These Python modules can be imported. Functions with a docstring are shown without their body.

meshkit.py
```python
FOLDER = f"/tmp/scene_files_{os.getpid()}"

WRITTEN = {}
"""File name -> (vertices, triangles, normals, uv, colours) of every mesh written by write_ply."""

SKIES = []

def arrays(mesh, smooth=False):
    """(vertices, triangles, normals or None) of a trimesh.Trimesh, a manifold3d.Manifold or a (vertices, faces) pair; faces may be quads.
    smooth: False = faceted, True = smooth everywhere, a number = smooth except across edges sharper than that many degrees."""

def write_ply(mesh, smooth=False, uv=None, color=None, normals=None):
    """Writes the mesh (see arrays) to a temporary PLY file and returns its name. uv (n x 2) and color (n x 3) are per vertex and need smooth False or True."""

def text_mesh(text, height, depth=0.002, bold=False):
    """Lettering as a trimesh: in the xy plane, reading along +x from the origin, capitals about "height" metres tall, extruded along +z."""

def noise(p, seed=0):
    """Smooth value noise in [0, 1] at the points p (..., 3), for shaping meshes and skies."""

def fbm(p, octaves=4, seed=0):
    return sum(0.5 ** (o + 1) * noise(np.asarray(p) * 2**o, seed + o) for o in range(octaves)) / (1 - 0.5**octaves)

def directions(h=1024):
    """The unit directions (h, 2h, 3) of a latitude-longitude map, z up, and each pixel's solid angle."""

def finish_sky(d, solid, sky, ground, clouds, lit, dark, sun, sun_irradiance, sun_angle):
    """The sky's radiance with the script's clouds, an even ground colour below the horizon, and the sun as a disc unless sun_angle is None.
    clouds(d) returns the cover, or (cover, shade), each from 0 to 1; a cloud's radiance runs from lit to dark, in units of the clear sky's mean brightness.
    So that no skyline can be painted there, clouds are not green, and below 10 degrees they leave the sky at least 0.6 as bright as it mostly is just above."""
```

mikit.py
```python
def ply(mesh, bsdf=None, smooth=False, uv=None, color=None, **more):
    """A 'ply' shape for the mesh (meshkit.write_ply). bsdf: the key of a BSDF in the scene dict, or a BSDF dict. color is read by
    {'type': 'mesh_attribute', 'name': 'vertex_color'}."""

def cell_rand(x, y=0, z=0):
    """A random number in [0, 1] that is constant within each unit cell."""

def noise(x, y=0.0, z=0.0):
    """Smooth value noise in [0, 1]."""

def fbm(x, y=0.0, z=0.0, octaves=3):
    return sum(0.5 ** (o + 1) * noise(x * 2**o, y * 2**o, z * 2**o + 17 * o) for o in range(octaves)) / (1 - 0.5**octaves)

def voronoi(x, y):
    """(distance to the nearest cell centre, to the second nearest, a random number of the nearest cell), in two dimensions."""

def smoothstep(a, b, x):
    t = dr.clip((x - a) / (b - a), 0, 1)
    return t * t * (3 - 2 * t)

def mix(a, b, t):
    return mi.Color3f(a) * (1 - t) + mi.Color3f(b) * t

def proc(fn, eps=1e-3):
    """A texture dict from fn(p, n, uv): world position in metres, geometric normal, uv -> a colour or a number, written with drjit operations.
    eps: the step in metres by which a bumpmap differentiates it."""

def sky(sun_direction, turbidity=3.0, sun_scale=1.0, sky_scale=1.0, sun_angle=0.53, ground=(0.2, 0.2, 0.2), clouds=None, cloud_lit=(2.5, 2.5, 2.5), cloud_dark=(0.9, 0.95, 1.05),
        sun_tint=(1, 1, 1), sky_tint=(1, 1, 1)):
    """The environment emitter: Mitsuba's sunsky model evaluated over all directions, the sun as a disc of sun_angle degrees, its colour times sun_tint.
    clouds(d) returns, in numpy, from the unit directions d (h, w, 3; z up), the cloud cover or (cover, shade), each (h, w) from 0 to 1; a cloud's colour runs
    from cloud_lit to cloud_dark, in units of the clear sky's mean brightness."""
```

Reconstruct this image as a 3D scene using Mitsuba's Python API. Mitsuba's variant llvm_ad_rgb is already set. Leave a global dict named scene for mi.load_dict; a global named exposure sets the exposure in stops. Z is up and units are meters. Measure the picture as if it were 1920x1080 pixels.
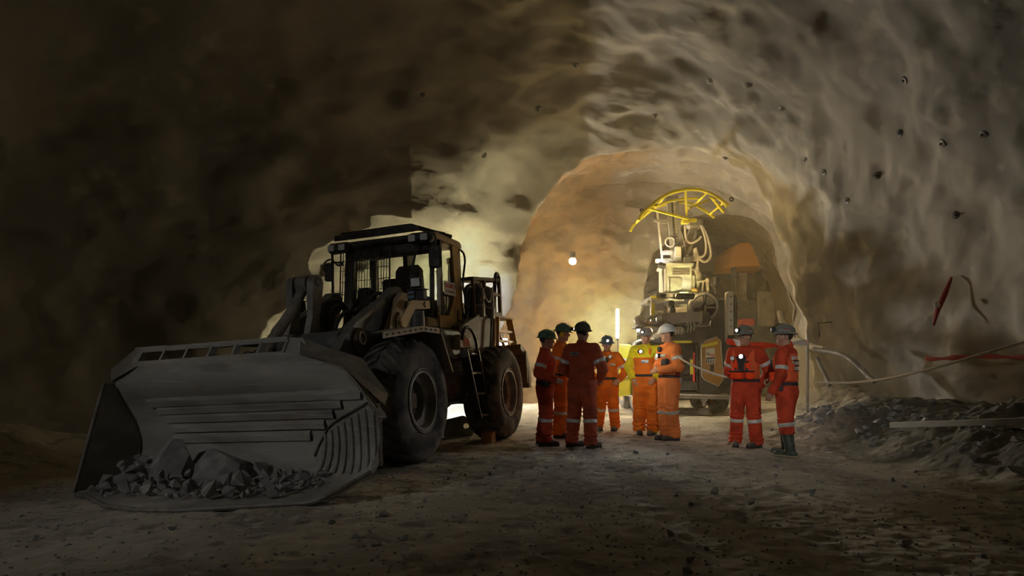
import math, random
import numpy as np, trimesh, manifold3d as m3
import drjit as dr
import mitsuba as mi
import mikit, meshkit
from shapely.geometry import Polygon
T = mi.ScalarTransform4f
random.seed(7)
scene, labels = {}, {}
exposure = -0.15

# ------------------------------------------------------------------ camera
scene['camera'] = {'type': 'perspective', 'fov': 2 * math.degrees(math.atan(960 / 1280)), 'fov_axis': 'x',
                   'principal_point_offset_y': -148 / 1080, 'near_clip': 0.1, 'far_clip': 200,
                   'to_world': T().look_at(origin=[0, 0, 1.2], target=[0, 1, 1.2], up=[0, 0, 1])}
# ------------------------------------------------------------------ lights (radiance of every lamp, added ones included)
WARM, AMBER, COOL = (1.0, .69, .27), (1.0, .60, .22), (.86, .93, 1.0)
POWER = dict(tube=850, flood_left=18000, flood_right=1500, wall=60, rig_side=45, rig_rear_fill=2000, rig_up=330, rig_mast=420, bucket=30, group=185, headlamp=60, chestlamp=14, beam=7)
HAZE = .027

def glow(color, p):
    return {'type': 'area', 'radiance': {'type': 'rgb', 'value': [c * p for c in color]}}

# ------------------------------------------------------------------ helpers
def as_np(m):
    if hasattr(m, 'to_mesh'):
        q = m.to_mesh(); return np.asarray(q.vert_properties[:, :3], float), np.asarray(q.tri_verts, int)
    return np.asarray(m.vertices, float), np.asarray(m.faces, int)
def tm(v, f):
    f = np.asarray(f, int)
    if f.shape[1] == 4: f = np.vstack([f[:, [0, 1, 2]], f[:, [0, 2, 3]]])
    return trimesh.Trimesh(np.asarray(v, float), f, process=False)
def cat(*ms):
    ms = [tm(*as_np(m)) for q in ms for m in (q if isinstance(q, (list, tuple)) else [q])]
    return trimesh.util.concatenate(ms) if len(ms) > 1 else ms[0]
def box(size, c=(0, 0, 0), bev=0.0, rot=None):
    s = np.array(size, float) / 2
    b = min(bev, s.min() * .9)
    if b <= 0:
        m = trimesh.creation.box(np.array(size, float))
    else:
        pts = [[sx * (s[0] - b * (k != 0)), sy * (s[1] - b * (k != 1)), sz * (s[2] - b * (k != 2))]
               for sx in (-1, 1) for sy in (-1, 1) for sz in (-1, 1) for k in range(3)]
        m = trimesh.convex.convex_hull(np.array(pts))
    v = np.array(m.vertices)
    if rot is not None: v = v @ np.asarray(rot).T
    return tm(v + np.array(c, float), m.faces)
def boxb(lo, hi, bev=0.01):
    lo, hi = np.array(lo, float), np.array(hi, float)
    lo, hi = np.minimum(lo, hi), np.maximum(lo, hi)
    return box(hi - lo, (lo + hi) / 2, bev)
def rot(axis, deg):
    return trimesh.transformations.rotation_matrix(math.radians(deg), axis)[:3, :3]
def frame(t):
    t = np.asarray(t, float); t = t / np.linalg.norm(t)
    a = np.cross(t, [0, 0, 1.0] if abs(t[2]) < .9 else [1.0, 0, 0]); a /= np.linalg.norm(a)
    return a, np.cross(t, a), t
def tube(pts, r, n=8, cap=True):
    p = np.asarray(pts, float); r = np.broadcast_to(np.asarray(r, float), (len(p),))
    d = np.gradient(p, axis=0); d /= np.linalg.norm(d, axis=1, keepdims=True) + 1e-12
    a, b, _ = frame(d[0]); v = []
    for i in range(len(p)):
        a = a - d[i] * (a @ d[i]); a /= np.linalg.norm(a) + 1e-12; b = np.cross(d[i], a)
        th = np.arange(n) * 2 * np.pi / n
        v.append(p[i] + r[i] * (np.cos(th)[:, None] * a + np.sin(th)[:, None] * b))
    v = np.vstack(v); f = []
    for i in range(len(p) - 1):
        for k in range(n):
            k2 = (k + 1) % n
            f += [[i * n + k, i * n + k2, (i + 1) * n + k2], [i * n + k, (i + 1) * n + k2, (i + 1) * n + k]]
    if cap:
        c0, c1 = len(v), len(v) + 1
        v = np.vstack([v, p[0], p[-1]])
        L = (len(p) - 1) * n
        for k in range(n):
            k2 = (k + 1) % n
            f += [[c0, k2, k], [c1, L + k, L + k2]]
    return tm(v, f)
def cyl(p0, p1, r, n=16): return tube([p0, p1], r, n)
def beam(p0, p1, w, h=None):
    """square bar"""
    h = h or w
    p0, p1 = np.array(p0, float), np.array(p1, float)
    a, b, t = frame(p1 - p0)
    v = [p + sa * a * w / 2 + sb * b * h / 2 for p in (p0, p1) for sa, sb in ((-1, -1), (1, -1), (1, 1), (-1, 1))]
    return trimesh.convex.convex_hull(np.array(v))
def curve(pts, n=24):
    from scipy.interpolate import CubicSpline
    p = np.asarray(pts, float)
    s = np.r_[0, np.cumsum(np.linalg.norm(np.diff(p, axis=0), axis=1))]
    return CubicSpline(s, p)(np.linspace(0, s[-1], n))
def lathe(prof, n=32, M=None):
    """profile (r, z) about z, then 3x4 matrix M"""
    p = np.asarray(prof, float); th = np.arange(n) * 2 * np.pi / n
    v = np.stack([p[:, 0][:, None] * np.cos(th), p[:, 0][:, None] * np.sin(th), np.broadcast_to(p[:, 1][:, None], (len(p), n))], -1).reshape(-1, 3)
    f = []
    for i in range(len(p) - 1):
        k = np.arange(n); k2 = (k + 1) % n
        f.append(np.stack([i * n + k, i * n + k2, (i + 1) * n + k2, (i + 1) * n + k], 1))
    if M is not None: v = v @ np.asarray(M)[:3, :3].T + np.asarray(M)[:3, 3]
    return tm(v, np.vstack(f))
def hull(pts): return trimesh.convex.convex_hull(np.asarray(pts, float))
def prism(poly, z0, z1, axes=(0, 1, 2)):
    """2-D polygon extruded; axes say where (x, y, extrusion) go"""
    P = Polygon(poly) if not hasattr(poly, 'exterior') else poly
    if not P.is_valid: P = P.buffer(0)
    m = trimesh.creation.extrude_polygon(P, z1 - z0, engine='earcut')
    v = np.zeros_like(m.vertices); q = np.array(m.vertices); q[:, 2] += z0
    for k in range(3): v[:, axes[k]] = q[:, k]
    f = np.array(m.faces)
    par = np.linalg.det(np.eye(3)[list(axes)])
    return tm(v, f if par > 0 else f[:, ::-1])
def ball(c, r, sub=2):
    m = trimesh.creation.icosphere(sub, 1.0); return tm(m.vertices * np.broadcast_to(r, (3,)) + np.array(c), m.faces)
def torus(c, axis, R, r, n=28, k=8):
    a, b, t = frame(axis); th = np.linspace(0, 2 * np.pi, n + 1)
    return tube(np.array(c) + R * (np.cos(th)[:, None] * a + np.sin(th)[:, None] * b), r, k, False)
def xf(m, R=None, t=(0, 0, 0)):
    v, f = as_np(m)
    if R is not None: v = v @ np.asarray(R).T
    return tm(v + np.array(t), f)
def rock(r, seed, n=16, flat=.75, shape=(1, 1, 1)):
    g = np.random.default_rng(seed)
    p = g.normal(size=(n, 3)); p /= np.linalg.norm(p, axis=1, keepdims=True)
    p *= g.uniform(.72, 1.0, (n, 1)) * np.array([1, g.uniform(.6, .95), flat * g.uniform(.7, 1)]) * np.array(shape)
    m = hull(p * r)
    v = np.array(m.vertices) @ rot([0, 0, 1], g.uniform(0, 360))[:3, :3].T @ rot([1, .3, 0], g.uniform(-25, 25)).T
    return tm(v, m.faces)

def fresh(key):
    if key not in scene and key not in labels and not any(k.startswith(key + '__') for k in scene): return key
    n = 1
    while True:
        k = f'{key}_{n:03d}'
        if k not in scene and k not in labels and not any(q.startswith(k + '__') for q in scene): return k
        n += 1
def say(key, label=None, cat_=None, group=None, kind=None):
    d = {}
    if label: d['label'] = label
    if cat_: d['category'] = cat_
    if group: d['group'] = group
    if kind: d['kind'] = kind
    if d: labels[key] = d
_count = {}
def put(key, mesh, mat, smooth=35, label=None, cat_=None, group=None, kind=None, color=None, new=True, **more):
    if new:
        n = _count.get(key, 0); _count[key] = n + 1
        if n: key = f'{key}_{n:03d}'
    v, f = as_np(mesh)
    if color is not None: smooth = True
    scene[key] = mikit.ply(tm(v, f), mat, smooth=smooth, color=color, **more)
    say(key, label, cat_, group, kind)
    return key

def panel(c, n, w, h):
    """one-sided rectangle that faces n"""
    a, b, n = frame(n); c = np.array(c, float)
    return tm([c - a * w / 2 - b * h / 2, c + a * w / 2 - b * h / 2, c + a * w / 2 + b * h / 2, c - a * w / 2 + b * h / 2], [[0, 1, 2, 3]])
# ------------------------------------------------------------------ materials
def pr(key, base, rough=.6, metal=0.0, spec=.4, two=True, bump=None, **kw):
    b = {'type': 'principled', 'base_color': base if isinstance(base, dict) else {'type': 'rgb', 'value': list(base)}, 'roughness': rough, 'metallic': metal, 'specular': spec, **kw}
    if bump: b = {'type': 'bumpmap', 'arbitrary': bump[0], 'scale': bump[1], 'bsdf': b}
    scene[key] = {'type': 'twosided', 'bsdf': b} if two else b
fb, nz, mx, ss = mikit.fbm, mikit.noise, mikit.mix, mikit.smoothstep

def dusty(base, dust=(.30, .28, .24), amt=.5, fr=3.0, grime=(.05, .045, .04), gr=.35):
    def fn(p, n, uv):
        a = fb(p.x * fr, p.y * fr, p.z * fr, 4)
        b = fb(p.x * fr * 6, p.y * fr * 6, p.z * fr * 6, 2)
        up = dr.clip(n.z, 0, 1)
        t = dr.clip(amt * (ss(.35, .7, a) * .75 + up * .7) + (b - .5) * .35, 0, 1)
        c = mx(base, dust, t)
        return mx(c, grime, ss(.52, .8, fb(p.x * fr * 1.7 + 31, p.y * fr * 1.7, p.z * fr * .8, 3)) * gr)
    return mikit.proc(fn)

def rock_fn(c1, c2, c3, c4, o1=None, o2=None):
    def f_rock(p, n, uv):
        a = fb(p.x * .55, p.y * .55, p.z * .55, 4)
        b = fb(p.x * 2.3 + 9, p.y * 2.3, p.z * 2.3, 3)
        c = mx(c1, c2, ss(.35, .68, a))
        c = mx(c, c3, ss(.55, .8, b) * .6)
        if o1:      # blends to a darker ochre brown left of the inner portal
            w = (a - .5) * 3
            c = mx(c, mx(o1, o2, ss(.4, .65, b)), ss(16.5, 18.6, p.y + w) * ss(5.2, 3.2, p.x + w) * .9)
        return mx(c, c4, ss(.66, .82, fb(p.x * .9 + 40, p.y * .9, p.z * .9 + 7, 3)) * .7)
    return f_rock
def f_ground(p, n, uv):
    a = fb(p.x * 1.1, p.y * 1.1, 0, 4); b = fb(p.x * 14, p.y * 14, 3, 3)
    c = mx((.42, .385, .32), (.29, .265, .23), ss(.35, .68, a))
    c = mx(c, (.52, .48, .41), ss(.55, .78, b) * .6)
    c = mx(c, (.11, .10, .09), ss(.60, .8, fb(p.x * 5 + 8, p.y * 5, 1, 3)) * .55)
    w = (a - .5) * 1.6      # spoil along the right-hand wall, its shade painted into the colour
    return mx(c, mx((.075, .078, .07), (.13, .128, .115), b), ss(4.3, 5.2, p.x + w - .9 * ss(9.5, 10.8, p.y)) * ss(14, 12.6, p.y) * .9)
def f_stone(p, n, uv):
    a = fb(p.x * 9, p.y * 9, p.z * 9, 4)
    return mx((.33, .33, .32), (.20, .205, .21), ss(.3, .7, a))
def f_bucket(p, n, uv):
    a = fb(p.x * 1.3, p.y * 1.3, p.z * 3, 4); s = fb(p.x * 1.5, p.y * 3, p.z * 45, 3)
    c = mx((.27, .262, .245), (.38, .365, .335), ss(.38, .66, a))
    c = mx(c, (.50, .48, .44), ss(.62, .8, s) * .5)
    c = mx(c, (.15, .148, .142), ss(.60, .72, fb(p.x * 1.1 + 12, p.y * 1.1, p.z * 5, 4)) * .55)
    return mx(c, (.24, .17, .11), ss(.62, .8, fb(p.x * 3 + 5, p.y * 3, p.z * 3, 3)) * .3)
def f_cloth_fold(p, n, uv):
    w = fb(p.x * 4, p.y * 4, p.z * 4, 2)
    return dr.abs(fb(p.x * 9 + w * 3, p.y * 9 - w * 3, p.z * 6 + w * 4, 2) - .5)

pr('m_rock_shade', mikit.proc(rock_fn((.11, .088, .06), (.075, .062, .045), (.14, .11, .075), (.05, .043, .034))), .95, spec=.15)  # passage gloom put into a darker copy of the rock colour
pr('m_rock', mikit.proc(rock_fn((.30, .285, .25), (.19, .185, .17), (.35, .33, .28), (.10, .098, .095), (.165, .10, .045), (.115, .072, .038))), .95, spec=.15, bump=(mikit.proc(lambda p, n, uv: fb(p.x * 1.7, p.y * 1.7, p.z * 1.7, 5), 5e-3), .10))
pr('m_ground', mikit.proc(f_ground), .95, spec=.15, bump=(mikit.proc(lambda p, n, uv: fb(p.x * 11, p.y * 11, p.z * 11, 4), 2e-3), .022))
pr('m_stone', mikit.proc(f_stone), .85, spec=.3, bump=(mikit.proc(lambda p, n, uv: fb(p.x * 30, p.y * 30, p.z * 30, 3), 1e-3), .006))
pr('m_bucket', mikit.proc(f_bucket), .7, spec=.3)
pr('m_rubber', dusty((.028, .028, .03), (.21, .20, .185), .75, 4), .85, spec=.3)
pr('m_black', dusty((.022, .023, .025), (.20, .19, .17), .35, 5), .5)
pr('m_arm', dusty((.05, .06, .065), (.22, .22, .21), .55, 3), .5)
pr('m_yellow', dusty((.46, .27, .05), (.35, .30, .22), .55, 3), .5)
pr('m_tan', dusty((.40, .29, .15), (.36, .32, .25), .7, 4), .6)
pr('m_greysteel', dusty((.17, .165, .16), (.34, .32, .29), .6, 5), .5, metal=.2)
pr('m_brown', dusty((.10, .065, .03), (.18, .14, .09), .5, 3), .6)
pr('m_light', (.62, .60, .54), .5)
pr('m_lens', (.80, .84, .88), .12, spec=.7, clearcoat=.8)
pr('m_bluelens', (.10, .18, .28), .2, spec=.6)
pr('m_white', (.72, .72, .70), .5)
pr('m_red', (.50, .04, .03), .5)
pr('m_darktext', (.03, .03, .035), .6)
pr('m_wood', (.42, .22, .11), .8)
scene['m_glass'] = {'type': 'thindielectric', 'int_ior': 1.5, 'specular_transmittance': {'type': 'rgb', 'value': [.72, .78, .74]}}
# rig
pr('m_hiyellow', (.72, .62, .02), .4)
pr('m_cream', dusty((.70, .64, .48), (.5, .45, .34), .4, 3), .5)
pr('m_rigsteel', dusty((.28, .27, .25), (.42, .39, .33), .5, 4), .45, metal=.3)
pr('m_rigdark', dusty((.035, .037, .042), (.16, .15, .13), .3, 4), .5)
pr('m_rigorange', dusty((.42, .21, .035), (.34, .26, .16), .45, 3), .55)
pr('m_hosewhite', (.60, .55, .46), .5)
pr('m_hoseblack', (.03, .03, .032), .5)
pr('m_orangemachine', (.60, .27, .02), .5)
pr('m_tape', mikit.proc(lambda p, n, uv: mx((.75, .07, .03), (.75, .70, .66), ss(.55, .6, nz(p.x * 4.5 + p.z * 3, p.y * 2, 0)))), .5)
pr('m_redband', (.24, .035, .035), .7)
# people
def cloth(key, c, dark):
    pr(key, mikit.proc(lambda p, n, uv: mx(c, dark, ss(.40, .75, fb(p.x * 7, p.y * 7, p.z * 7, 3)) * .8)), .85, spec=.2, sheen=.3, bump=(mikit.proc(f_cloth_fold, 4e-3), .05))
cloth('m_orange', (.78, .20, .025), (.55, .13, .02))
cloth('m_salmon', (.80, .26, .08), (.58, .17, .05))
cloth('m_redcloth', (.52, .065, .03), (.34, .042, .022))
cloth('m_darkred', (.48, .07, .035), (.30, .05, .03))
cloth('m_brownred', (.42, .09, .045), (.26, .06, .04))
cloth('m_vestred', (.72, .13, .05), (.55, .085, .035))
cloth('m_pouch', (.95, .085, .02), (.80, .06, .015))
cloth('m_hiviscloth', (.80, .68, .03), (.55, .50, .03))
pr('m_reflect', (.55, .57, .57), .35, metal=.2)
pr('m_strap', (.03, .03, .035), .7)
pr('m_hair', (.05, .035, .025), .8)
pr('m_boot', dusty((.05, .045, .04), (.25, .23, .19), .5, 9), .7)
pr('m_gumboot', dusty((.035, .055, .045), (.16, .16, .13), .4, 9), .45)
pr('m_gumsole', (.36, .31, .20), .7)
pr('m_skin', {'type': 'mesh_attribute', 'name': 'vertex_color'}, .55, spec=.35)
pr('m_glove', (.42, .40, .36), .8)
pr('m_helmgreen', (.07, .16, .11), .35, spec=.5, clearcoat=.4)
pr('m_helmdark', dusty((.055, .065, .05), (.16, .15, .11), .5, 12), .6)
pr('m_helmolive', dusty((.16, .17, .15), (.25, .24, .20), .4, 14), .5)
pr('m_helmwhite', (.66, .68, .68), .35, spec=.5, clearcoat=.4)
pr('m_helmsteel', (.55, .53, .50), .25, metal=.7)
pr('m_helmblue', (.10, .14, .20), .4)
# ------------------------------------------------------------------ the loader's own frame (needed by the ground too)
LA, LR = math.radians(19.2), math.radians(3.0)
LF = np.array([-math.sin(LA), -math.cos(LA), 0]); LLh = np.array([math.cos(LA), -math.sin(LA), 0])
LL = LLh * math.cos(LR) + np.array([0, 0, 1]) * math.sin(LR); LW = np.cross(LF, LL)
LM = np.stack([LF, LL, LW], 1)
LO = np.array([-1.035, 1280 / 151.7, 0.0]) - 1.335 * LL
def ld(m):
    """loader coordinates (forward, left, up) -> world"""
    v, f = as_np(m); return tm(v @ LM.T + LO, f)

# ------------------------------------------------------------------ floor
def sstep(a, b, x):
    t = np.clip((x - a) / (b - a), 0, 1); return t * t * (3 - 2 * t)
def ground(x, y):
    x, y = np.asarray(x, float), np.asarray(y, float)
    v = (x - LO[0]) * LLh[0] + (y - LO[1]) * LLh[1]
    z = math.tan(LR) * np.minimum(0, v - 1.335); z = np.maximum(z, -.30)
    z = z * sstep(16, 12, y)
    p = np.stack([x, y, x * 0], -1)
    # spoil heaped along the right-hand wall
    wob = meshkit.fbm(p * .55 + 3, 3) - .5
    bx = 4.75 + .6 * sstep(9, 13, y) + 1.1 * wob
    bz = sstep(bx, bx + 1.7, x) * (.62 + .5 * wob) * sstep(15.5, 12.5, y)
    bz += .48 * np.exp(-(((x - 5.35) / .75) ** 2 + ((y - 11.3) / .9) ** 2)) * (.7 + .6 * (meshkit.fbm(p * 2.2, 3)))
    bz += .75 * np.exp(-(((x - 7.2) / 1.0) ** 2 + ((y - 15.2) / 1.2) ** 2))
    z = z + bz
    # dark debris under the left wall
    z = z + sstep(-6.2, -8.5, x) * .8 * (.6 + wob)
    rough = .03 + .22 * np.clip(bz, 0, .5)
    z = z + rough * (meshkit.fbm(p * 1.6, 3) - .5) + (.020 + .10 * np.clip(bz, 0, .6)) * (meshkit.fbm(p * 6.5 + 5, 3) - .5) * 2
    # wheel ruts leading away from the loader
    r = np.sin((x * .32 + y * .95) * 5.2 + 2.5 * meshkit.noise(p * .7))
    z = z + .012 * r * sstep(-3, -1, x) * sstep(3.5, 1.5, x) * sstep(7.2, 8.2, y) * sstep(12, 10.5, y)
    return z
ys = np.r_[np.linspace(-14, 2.5, 28)[:-1], np.linspace(2.5, 14, 420)[:-1], np.linspace(14, 24, 130)[:-1], np.linspace(24, 46, 50)]
xs = np.r_[np.linspace(-11, -6, 70)[:-1], np.linspace(-6, 6.5, 430)[:-1], np.linspace(6.5, 14.5, 130)]
GX, GY = np.meshgrid(xs, ys)
GZ = ground(GX, GY)
nx_, ny_ = len(xs), len(ys)
I, J = np.meshgrid(np.arange(nx_ - 1), np.arange(ny_ - 1)); q = (J * nx_ + I).ravel()
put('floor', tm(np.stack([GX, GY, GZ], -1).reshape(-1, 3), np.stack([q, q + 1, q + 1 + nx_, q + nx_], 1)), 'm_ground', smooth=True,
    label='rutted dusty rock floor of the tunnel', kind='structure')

# ------------------------------------------------------------------ tunnel: one swept skin, cut into named pieces
#        y     xl    xr    top   tag
SEC = [(-14, -9.0, 7.8, 8.6), (5, -9.0, 7.8, 8.4), (9.5, -8.6, 7.75, 8.2), (12.2, -7.3, 7.7, 8.0), (14.0, -5.2, 7.7, 7.6), (15.8, -2.0, 7.65, 7.0), (17.0, -.30, 7.6, 6.75),
       (17.6, -.9, 8.1, 7.2), (20, -1.2, 8.9, 7.4), (22.6, -1.0, 10.2, 7.4)]
RING = [(22.6, -1.0, 10.2, 7.4), (23.2, 4.25, 9.6, 6.5)]
PAS = [(23.2, 4.25, 9.6, 6.5), (26, 4.2, 10.6, 6.7), (34, 5.0, 12.8, 6.6), (45, 6.5, 15, 6.5)]
from scipy.interpolate import PchipInterpolator
def rings(sec, n, lin=False):
    s = np.array(sec); k = np.arange(len(s))
    d = np.r_[0, np.cumsum(np.linalg.norm(np.diff(s, axis=0), axis=1))]
    t = np.linspace(0, d[-1], n)
    return np.stack([np.interp(t, d, s[:, i]) if lin else PchipInterpolator(d, s[:, i])(t) for i in range(4)], 1)
R1, R2, R3 = rings(SEC, 330), rings(RING, 46, True)[1:], rings(PAS, 90)[1:]
R4 = np.array([[45.1, 6.5 + 4.2 * k, 15 - 4.2 * k, 6.5 * (1 - k)] for k in np.linspace(.1, .99, 10)])
ALL = np.vstack([R1, R2, R3, R4]); NT = 260
tt = np.linspace(0, 1, NT); th = np.pi * (1 - tt); e = .80
cx_, sx_ = np.sign(np.cos(th)) * np.abs(np.cos(th)) ** e, np.abs(np.sin(th)) ** e
xc, hw = (ALL[:, 1] + ALL[:, 2]) / 2, (ALL[:, 2] - ALL[:, 1]) / 2
TX = xc[:, None] + hw[:, None] * cx_[None]; TZ = -.45 + (ALL[:, 3][:, None] + .45) * sx_[None]; TY = np.broadcast_to(ALL[:, 0][:, None], TX.shape)
P0 = np.stack([TX, TY, TZ], -1)
du, dv = np.gradient(P0, axis=0), np.gradient(P0, axis=1)
N0 = np.cross(du, dv); N0 /= np.linalg.norm(N0, axis=-1, keepdims=True) + 1e-9
cen = np.stack([xc, ALL[:, 0], ALL[:, 3] * 0 + 2], 1)[:, None]
N0 *= np.sign(((cen - P0) * N0).sum(-1, keepdims=True) + 1e-9)
amp = 1.0 * (meshkit.fbm(P0 * [.30, .42, .30], 3) - .5) + .75 * (meshkit.fbm(P0 * .85 + 11, 3, seed=4) - .5) + .22 * (meshkit.fbm(P0 * 2.6 + 5, 3, seed=9) - .5)
P1 = P0 + N0 * amp[..., None] * .85
nr = len(ALL); NV = P1.reshape(-1, 3)
def quad_strip(r0, r1, c0, c1):
    A, B = np.meshgrid(np.arange(r0, r1), np.arange(c0, c1), indexing='ij'); a = (A * NT + B).ravel()
    return np.stack([a, a + 1, a + 1 + NT, a + NT], 1)
fullq = quad_strip(0, nr - 1, 0, NT - 1)
full = tm(NV, fullq); _, _, NRM = meshkit.arrays(full, True)
FLIP = (NRM * N0.reshape(-1, 3)).sum() < 0
if FLIP: NRM = -NRM
def shell(key, r0, r1, c0, c1, label, mat='m_rock'):
    f = tm(NV, quad_strip(r0, r1, c0, c1)).faces
    if FLIP: f = f[:, ::-1]
    used, inv = np.unique(f, return_inverse=True)
    path = meshkit.write_ply((NV[used], inv.reshape(-1, 3)), normals=NRM[used])
    scene[key] = {'type': 'ply', 'filename': path, 'face_normals': False, 'bsdf': {'type': 'ref', 'id': mat}}
    say(key, label, kind='structure')
n1, n2, n3 = len(R1), len(R1) + len(R2), len(R1) + len(R2) + len(R3)
cA, cB = int(NT * .30), int(NT * .70)
nb = int(np.argmax(R1[:, 0] > 17.05))
shell('wall_left', 0, nb, 0, cA, 'dark sprayed rock wall on the left side of the tunnel')
shell('ceiling', 0, nb, cA, cB, 'rough arched rock roof of the tunnel')
shell('wall_right', 0, n1 - 1, cB, NT - 1, 'pale rock wall on the right side of the tunnel carrying the shadow of the rig')
shell('wall_niche', nb, n1 - 1, 0, cA, 'brown rock wall on the left of the inner chamber')
shell('ceiling_inner', nb, n1 - 1, cA, cB, 'brown rock roof of the inner chamber')
shell('wall_back', n1 - 1, n2 - 1, 0, NT - 1, 'brown rock face at the back around the inner tunnel portal')
shell('wall_passage', n2 - 1, nr - 1, 0, NT - 1, 'dark inner passage behind the drill rig', 'm_rock_shade')
# the tunnel closes behind the viewer
cap = np.vstack([P1[0], [[-.6, -14.05, -.5]]])
put('wall_front', tm(cap, [[k, k + 1, NT] for k in range(NT - 1)]), 'm_rock', label='rock face closing the tunnel behind the viewer', kind='structure')
# ================================================================== WHEEL LOADER (coordinates: u forward, v left, w up)
W = 'wheel_loader'
say(W, 'dusty yellow wheel loader with a caged cab and a big bucket full of broken rock', 'wheel loader')
def L_(part, mesh, mat, smooth=35, **k): return put(f'{W}__{part}', ld(mesh), mat, smooth, **k)
def pv(poly, v0, v1): return prism(poly, v0, v1, (0, 2, 1))          # polygon in (u, w), thickness along v
def pu(poly, u0, u1): return prism(poly, u0, u1, (1, 2, 0))          # polygon in (v, w), thickness along u

def grid_mesh(A):
    n, m_ = A.shape[:2]; I, J = np.meshgrid(np.arange(n - 1), np.arange(m_ - 1), indexing='ij'); a = (I * m_ + J).ravel()
    return tm(A.reshape(-1, 3), np.stack([a, a + 1, a + 1 + m_, a + m_], 1))
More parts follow.
